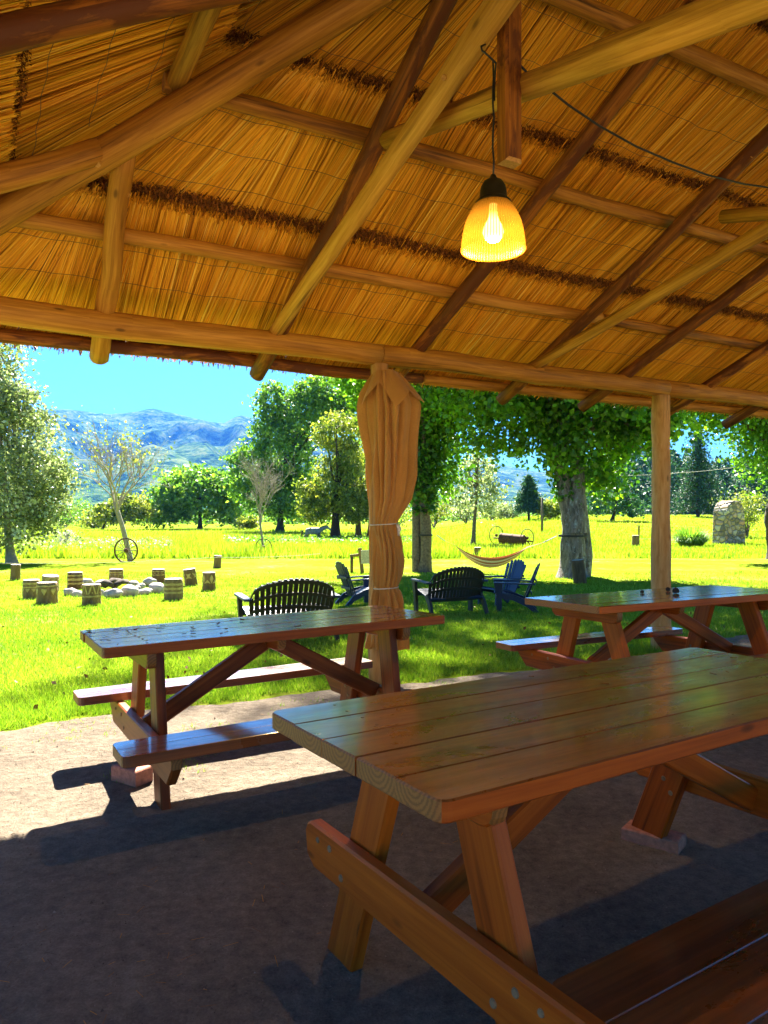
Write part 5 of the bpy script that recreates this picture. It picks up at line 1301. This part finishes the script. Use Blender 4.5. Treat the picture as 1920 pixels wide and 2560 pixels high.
def tussock():
    b = at(1728, 1370); k = b.y / F; rs = np.random.default_rng(5); n = 1700; a = rs.uniform(0, 6.28, n); r = rs.random(n) ** .6 * 22 * k
    base = np.stack([r * np.cos(a), r * np.sin(a), np.zeros(n)], 1); ln = rs.uniform(.6, 1.1, n) * 62 * k; lean = rs.uniform(.15, 1.1, n)
    d = np.stack([np.cos(a) * lean, np.sin(a) * lean, np.ones(n)], 1); d /= np.linalg.norm(d, axis=1)[:, None]
    w = np.stack([-np.sin(a), np.cos(a), np.zeros(n)], 1) * .022
    mid = base + d * ln[:, None] * .6; tip = base + d * ln[:, None] * .95 - np.array([0, 0, 1]) * (ln * lean * .34)[:, None]
    V = np.concatenate([np.stack([base - w, base + w, mid + w, mid - w], 1).reshape(-1, 3), np.stack([mid - w, mid + w, tip + w * .2, tip - w * .2], 1).reshape(-1, 3)])
    t = rs.random(n); o = link('grass_clump', np_mesh('grass_clump', V, 2 * n, 4, np.concatenate([t, t])), M_GREEN); o.location = b
    tag(o, 'big arching clump of long grass left of the stone pillar', 'grass clump')
tussock()
b = at(1355, 1330); mb = MB(); mb.tube([(0, 0, -.2), (0.03, 0, 86 * b.y / F)], [.14, .11], 10); o = mb.build('utility_pole', M_BARK); o.location = b; tag(o, 'weathered wooden pole standing alone in the meadow behind the hammock', 'wooden pole')
def string(label, pts, r):
    mb = MB(); P = []
    for i in range(len(pts) - 1):
        a, b_ = pts[i], pts[i + 1]; L_ = (b_ - a).length
        for q in range(8): t = q / 8; P.append(a.lerp(b_, t) - Vector((0, 0, L_ * .012 * 4 * t * (1 - t))))
    P.append(pts[-1]); mb.tube(P, r, 5, cap=(0, 0)); tag(mb.build('boundary_string', M_STRING), label, 'string')
string('thin pale string stretched low across the lawn behind the fire pit', [at(-60, 1425) + Vector((0, 0, .25)), at(541, 1421) + Vector((0, 0, .40)), at(800, 1412) + Vector((0, 0, .45))], .008)
string('pale string running from the square-cut stump to the stone pillar', [at(1592, 1366) + Vector((0, 0, .55)), at(1850, 1362) + Vector((0, 0, .75))], .008)
string('overhead wire crossing high behind the bare post', [ray(1380, 1196, 60), ray(1535, 1189, 58), ray(1700, 1182, 56), ray(1838, 1168, 54), ray(1990, 1150, 52)], .014)
def sign():
    p = at(898, 1432); k = p.y / F; root = empty('trail_sign', p, 'small wooden board and crooked rail behind the lone blue chair', 'wooden sign')
    mb = MB(); mb.plank((.10, 0, 0), (.02, 0, 62 * k), .12, .10, up=(0, 1, 0)); mb.build('sign_post', M_STUMP, root)
    mb = MB(); mb.box((.22, -.08, 40 * k), (25 * k, .05, 34 * k), .3, .01); mb.build('sign_board', M_STTOP, root)
    mb = MB(); mb.tube([(-.30, 0, 42 * k), (-.05, 0, 44 * k), (.10, 0, 50 * k)], [.05, .05, .045], 7); mb.tube([(-.24, 0, -.1), (-.24, 0, 42 * k)], .05, 7); mb.build('rail', M_STUMP, root)
sign()

# ------------------------------------------------------------------ horse
def horse():
    b = at(785, 1357); s = 1.0
    root = empty('horse', b, 'dappled grey horse standing in the tree shade, head towards the trunk', 'horse')
    J = {'hip': (-.62, 0, 1.18, .27, .30), 'rump': (-.85, 0, 1.15, .20, .24), 'back': (-.15, 0, 1.12, .27, .31), 'chest': (.38, 0, 1.10, .26, .32), 'with': (.55, 0, 1.22, .20, .26), 'neck1': (.85, 0, 1.34, .13, .19), 'neck2': (1.10, 0, 1.46, .11, .15), 'poll': (1.30, 0, 1.50, .10, .12), 'face': (1.48, 0, 1.34, .085, .10), 'muz': (1.62, 0, 1.17, .06, .07)}
    E_ = [('back', 'hip'), ('hip', 'rump'), ('back', 'chest'), ('chest', 'with'), ('with', 'neck1'), ('neck1', 'neck2'), ('neck2', 'poll'), ('poll', 'face'), ('face', 'muz')]
    for sy, t in ((1, 'l'), (-1, 'r')):
        dx = .10 * sy
        J['sh' + t] = (.45 + dx * .5, .16 * sy, .88, .13, .15); J['kn' + t] = (.46 + dx, .16 * sy, .47, .062, .068); J['fe' + t] = (.45 + dx, .16 * sy, .14, .045, .045); J['ho' + t] = (.48 + dx, .16 * sy, 0.0, .062, .062)
        J['st' + t] = (-.62 + dx, .17 * sy, .80, .13, .17); J['hk' + t] = (-.86 + dx * 1.6, .17 * sy, .52, .060, .075); J['hf' + t] = (-.80 + dx * 1.6, .17 * sy, .15, .047, .05); J['hh' + t] = (-.76 + dx * 1.6, .17 * sy, 0.0, .062, .062)
        E_ += [('chest', 'sh' + t), ('sh' + t, 'kn' + t), ('kn' + t, 'fe' + t), ('fe' + t, 'ho' + t), ('hip', 'st' + t), ('st' + t, 'hk' + t), ('hk' + t, 'hf' + t), ('hf' + t, 'hh' + t)]
        J['ear' + t] = (1.28, .06 * sy, 1.66, .018, .03); E_.append(('poll', 'ear' + t))
    keys = list(J); me = bpy.data.meshes.new('horse_body'); me.from_pydata([J[k][:3] for k in keys], [(keys.index(a), keys.index(c)) for a, c in E_], [])
    m, nt, bb = newmat('dappled_grey_coat'); n = noise_(nt, coords(nt, 'Object', (1, 1, 1)), 7, 4, .6)
    sp = N(nt, 'ShaderNodeSeparateXYZ'); tc = N(nt, 'ShaderNodeTexCoord'); L(nt, tc.outputs['Object'], sp.inputs[0])
    c = ramp(nt, n, [(.35, (.12, .13, .12)), (.65, (.27, .28, .26))]); c = mixc(nt, ramp(nt, sp.outputs['Z'], [(.35, (1, 1, 1)), (.75, (0, 0, 0))]), c, (.035, .032, .032)); L(nt, c, bb.inputs['Base Color']); bb.inputs['Roughness'].default_value = .7
    o = link('body', me, m, root)
    sk = o.modifiers.new('skin', 'SKIN'); 
    for v, k in zip(me.skin_vertices[0].data, keys): v.radius = J[k][3:5]
    me.skin_vertices[0].data[keys.index('back')].use_root = True
    o.modifiers.new('sub', 'SUBSURF').render_levels = 2; o.modifiers['sub'].levels = 2
    mb = MB(); mb.tube([(-1.02, 0, 1.22), (-1.14, 0, 1.05), (-1.16, 0, .75), (-1.12, 0, .42)], [.05, .07, .075, .02], 8); mb.build('tail', M_DBARK, root)
    mb = MB(); slat(mb, [(.55, 0, 1.45), (.85, 0, 1.53), (1.10, 0, 1.60), (1.34, 0, 1.62)], [.14, .20, .18, .08], .06, (.3, 0, 1)); mb.build('mane', M_DBARK, root)
    root.rotation_euler = (0, 0, R(8)); root.scale = (s, s, s)
horse()

# ------------------------------------------------------------------ grass, weeds, litter
def blades(name, pos, h, w, rs, mat, label, bend=.5):
    n = len(pos); a = rs.uniform(0, 6.28, n); l = rs.uniform(0, bend, n); b = rs.uniform(0, 6.28, n)
    d = np.stack([np.cos(a) * l, np.sin(a) * l, np.ones(n)], 1); ww = np.stack([np.cos(b), np.sin(b), np.zeros(n)], 1) * w[:, None]
    tip = pos + d * h[:, None]
    V = np.stack([pos - ww, pos + ww, tip], 1).reshape(-1, 3)
    big = 0.5 + .8 * np.array([noise.noise(Vector((p[0] * .5, p[1] * .5, 0))) for p in pos])
    tag(link(name, np_mesh(name, V, n, 3, np.clip(.5 * big + rs.normal(.25, .2, n), 0, 1)), mat), label, None, None, 'stuff')
def scatter(rs, n, y0, y1, p=1.0, x0=-60, x1=1980):
    y = 1 / (1 / y0 + (1 / y1 - 1 / y0) * rs.random(n) ** p); px = rs.uniform(x0, x1, n); x = (px - 960) / F * y
    return x, y
rs = np.random.default_rng(77)
x, y = scatter(rs, 230000, 4.6, 24)
u_, d_ = ud(x, y); eu = np.array([dirt_edge(q) for q in np.linspace(-10, 30, 800)]); ed = np.interp(u_, np.linspace(-10, 30, 800), eu)
edge_n = np.array([noise.noise(Vector((a * 5, b * 5, 0))) for a, b in zip(x, y)])
ok = d_ > ed + .03 + .12 * edge_n; x, y = x[ok], y[ok]
near = rs.random(len(x))
h = rs.uniform(.018, .055, len(x)) * (1 + .03 * y); w = .0016 * y ** .75 * rs.uniform(.6, 1.3, len(x)) * .55
blades('lawn_grass', np.stack([x, y, gz(x, y) - .004], 1), h, w, rs, M_GRASS, 'short mown grass blades of the lawn', 1.0)
x, y = scatter(rs, 3600, 3.4, 8.5); u_, d_ = ud(x, y); ed = np.interp(u_, np.linspace(-10, 30, 800), eu); ok = (d_ > ed - 1.5) & (d_ < ed + .1) & (np.array([noise.noise(Vector((a * 1.3, b * 1.3, 7))) for a, b in zip(x, y)]) > .02 + .16 * (ed - d_))
x, y = x[ok], y[ok]; k = np.repeat(np.arange(len(x)), 5); x = x[k] + rs.normal(0, .02, len(k)); y = y[k] + rs.normal(0, .02, len(k))
blades('sparse_grass', np.stack([x, y, np.full(len(x), .004)], 1), rs.uniform(.012, .035, len(x)), rs.uniform(.002, .004, len(x)), rs, M_GRASS, 'sparse grass tufts growing in the sunlit dirt edge', 1.2)
x, y = scatter(rs, 170000, 36, 135, .8)
blades('meadow_grass', np.stack([x, y, gz(x, y) - .02], 1), rs.uniform(.15, .65, len(x)) * (1 - .5 * np.clip((x / y - .05) / .3, 0, 1)), rs.uniform(.02, .06, len(x)), rs, M_MEADOW, 'tall yellow-green meadow grass beyond the lawn', .5)
x, y = scatter(rs, 9000, 55, 82, 1, 560, 1060)
P = np.stack([x, y, gz(x, y) + rs.uniform(0, .6, len(x))], 1)
tag(link('weeds', np_mesh('weeds', leaf_quads(P, .22, rs), len(P), 4, rs.random(len(P))), M_GREEN), 'leafy green weeds under the trees by the grey horse', None, None, 'stuff')
x, y = scatter(rs, 5000, 38, 60, 1, -50, 430); ok = rs.random(len(x)) < .8; x, y = x[ok], y[ok]
P = np.stack([x, y, gz(x, y) + rs.uniform(0, .9, len(x)) ** 1.5], 1)
tag(link('weeds', np_mesh('weeds', leaf_quads(P, .12, rs), len(P), 4, rs.random(len(P))), M_POPL), 'tall pale weeds in the meadow behind the wagon wheel', None, None, 'stuff')
# leaf litter and clods on the ground
x, y = scatter(rs, 230, 4.3, 16, .8, 0, 1920); u_, d_ = ud(x, y); ok = d_ > 5.6; x, y = x[ok], y[ok]
P = np.stack([x, y, gz(x, y) + .035], 1)
tag(link('leaf_litter', np_mesh('leaf_litter', leaf_quads(P, .045, rs, droop=0), len(P), 4, rs.random(len(P))), M_DEADLEAF), 'dry brown leaves scattered over the lawn', None, None, 'stuff')
x, y = scatter(rs, 5200, 1.3, 7.5, .8, -100, 2020); u_, d_ = ud(x, y); ok = d_ < 5.5; x, y = x[ok], y[ok]; n = len(x)
s_ = np.where(rs.random(n) < .03, rs.uniform(.004, .008, n), rs.uniform(.0015, .004, n)); c = np.stack([x, y, np.full(n, .016)], 1)
o_ = np.array([[1, 0, -.3], [-.4, .9, -.3], [-.5, -.8, -.3], [0, 0, .8]]); V = []
for f in ((0, 1, 3), (1, 2, 3), (2, 0, 3)): V.append(np.stack([c + o_[i] * s_[:, None] * rs.uniform(.7, 1.3, (n, 1)) for i in f], 1))
V = np.stack(V, 1).reshape(-1, 3)
tag(link('gravel', np_mesh('gravel', V, 3 * n, 3, np.repeat(rs.random(n), 3)), toned('earth_clods', [(0, (.10, .07, .05)), (.8, (.24, .17, .12)), (1, (.34, .26, .2))], .95)), 'small clods and pebbles on the bare earth', None, None, 'stuff')
x, y = scatter(rs, 520, 1.5, 7, .8, -60, 1980); u_, d_ = ud(x, y); ok = (d_ < 5.3) & (np.array([noise.noise(Vector((a * .8, b * .8, 11))) for a, b in zip(x, y)]) > -.05); x, y = x[ok], y[ok]; n = len(x)
a_ = rs.uniform(0, 6.28, n); l_ = rs.uniform(.01, .05, n); dd = np.stack([np.cos(a_) * l_, np.sin(a_) * l_, rs.uniform(-.002, .006, n)], 1); pp = np.stack([-np.sin(a_), np.cos(a_), np.zeros(n)], 1) * .0008; c = np.stack([x, y, np.full(n, .024)], 1)
tag(link('straw_bits', np_mesh('straw_bits', np.stack([c - pp, c + pp, c + dd + pp, c + dd - pp], 1).reshape(-1, 3), n, 4, rs.uniform(.0, .5, n)), M_REED), 'bits of fallen straw lying on the bare earth', None, None, 'stuff')
# dry leaves and cones lying on the tables
def on_table(tab, lx, ly, H, kind, label, seed, s=.03):
    rs = random.Random(seed); p = tab.matrix_basis @ Vector((lx, ly, H))
    mb = MB()
    if kind == 'leaf':
        n = 7; wv = rs.uniform(.3, .6)
        mb.grid(lambda u, v: ((v - .5) * s * 2, (u - .5) * s * 2 * wv * math.sin(math.pi * min(.97, v * .94 + .03)), .004 + .35 * s * (abs(u - .5) * 1.2 + (v - .5) ** 2 * rs.choice([1, 1]))), 4, n, tone=rs.random())
        o = mb.build('dry_leaf', M_DEADLEAF); cat, g = 'dry leaf', 'dry leaves on the tables'
    else:
        mb.lathe([(0, 0), (s * .5, s * .15), (s * .62, s * .5), (s * .45, s * .9), (0, s * 1.1)], 10); o = mb.build('seed_cone', M_DBARK); cat, g = 'seed cone', 'dark cones on the farther table'
    o.location = p; o.rotation_euler = (rs.uniform(-.15, .15), rs.uniform(-.15, .15), rs.uniform(0, 6.28)); tag(o, label, cat, g)
HL = CAMZ - .632 + .011 * 1.839 / 2 + .038 * .779 / 2 + .001; HR = CAMZ - .626 + .011 * 1.831 / 2 + .038 * .848 / 2 + .001; HN = CAMZ - .578 - .007 * 2.023 / 2 + .007 * .824 / 2 + .001
rl = random.Random(12)
for i in range(34):
    lx = -.9 + 1.1 * rl.random() ** 1.6 if i < 26 else rl.uniform(-.3, .8); on_table(tabL, lx, rl.uniform(-.36, .36), HL, 'leaf', 'small dry leaf among those strewn over the left half of the lawn-edge table', 200 + i, rl.uniform(.006, .022))
for i, (lx, ly, lb) in enumerate(((.22, .16, 'dark cone on the farther table, nearest the bare post'), (.12, -.02, 'largest dark cone near the middle of the farther table'), (-.05, .14, 'small dark cone on the farther table, left of the other two'))):
    on_table(tabR, lx, ly, HR, 'cone', lb, 300 + i, (.03, .042, .024)[i])
for i in range(12): on_table(tabN, rl.uniform(-.2, .95), rl.uniform(-.1, .38), HN, 'leaf', 'tiny curled dry leaf among those on the far side of the nearest table', 400 + i, rl.uniform(.008, .016))
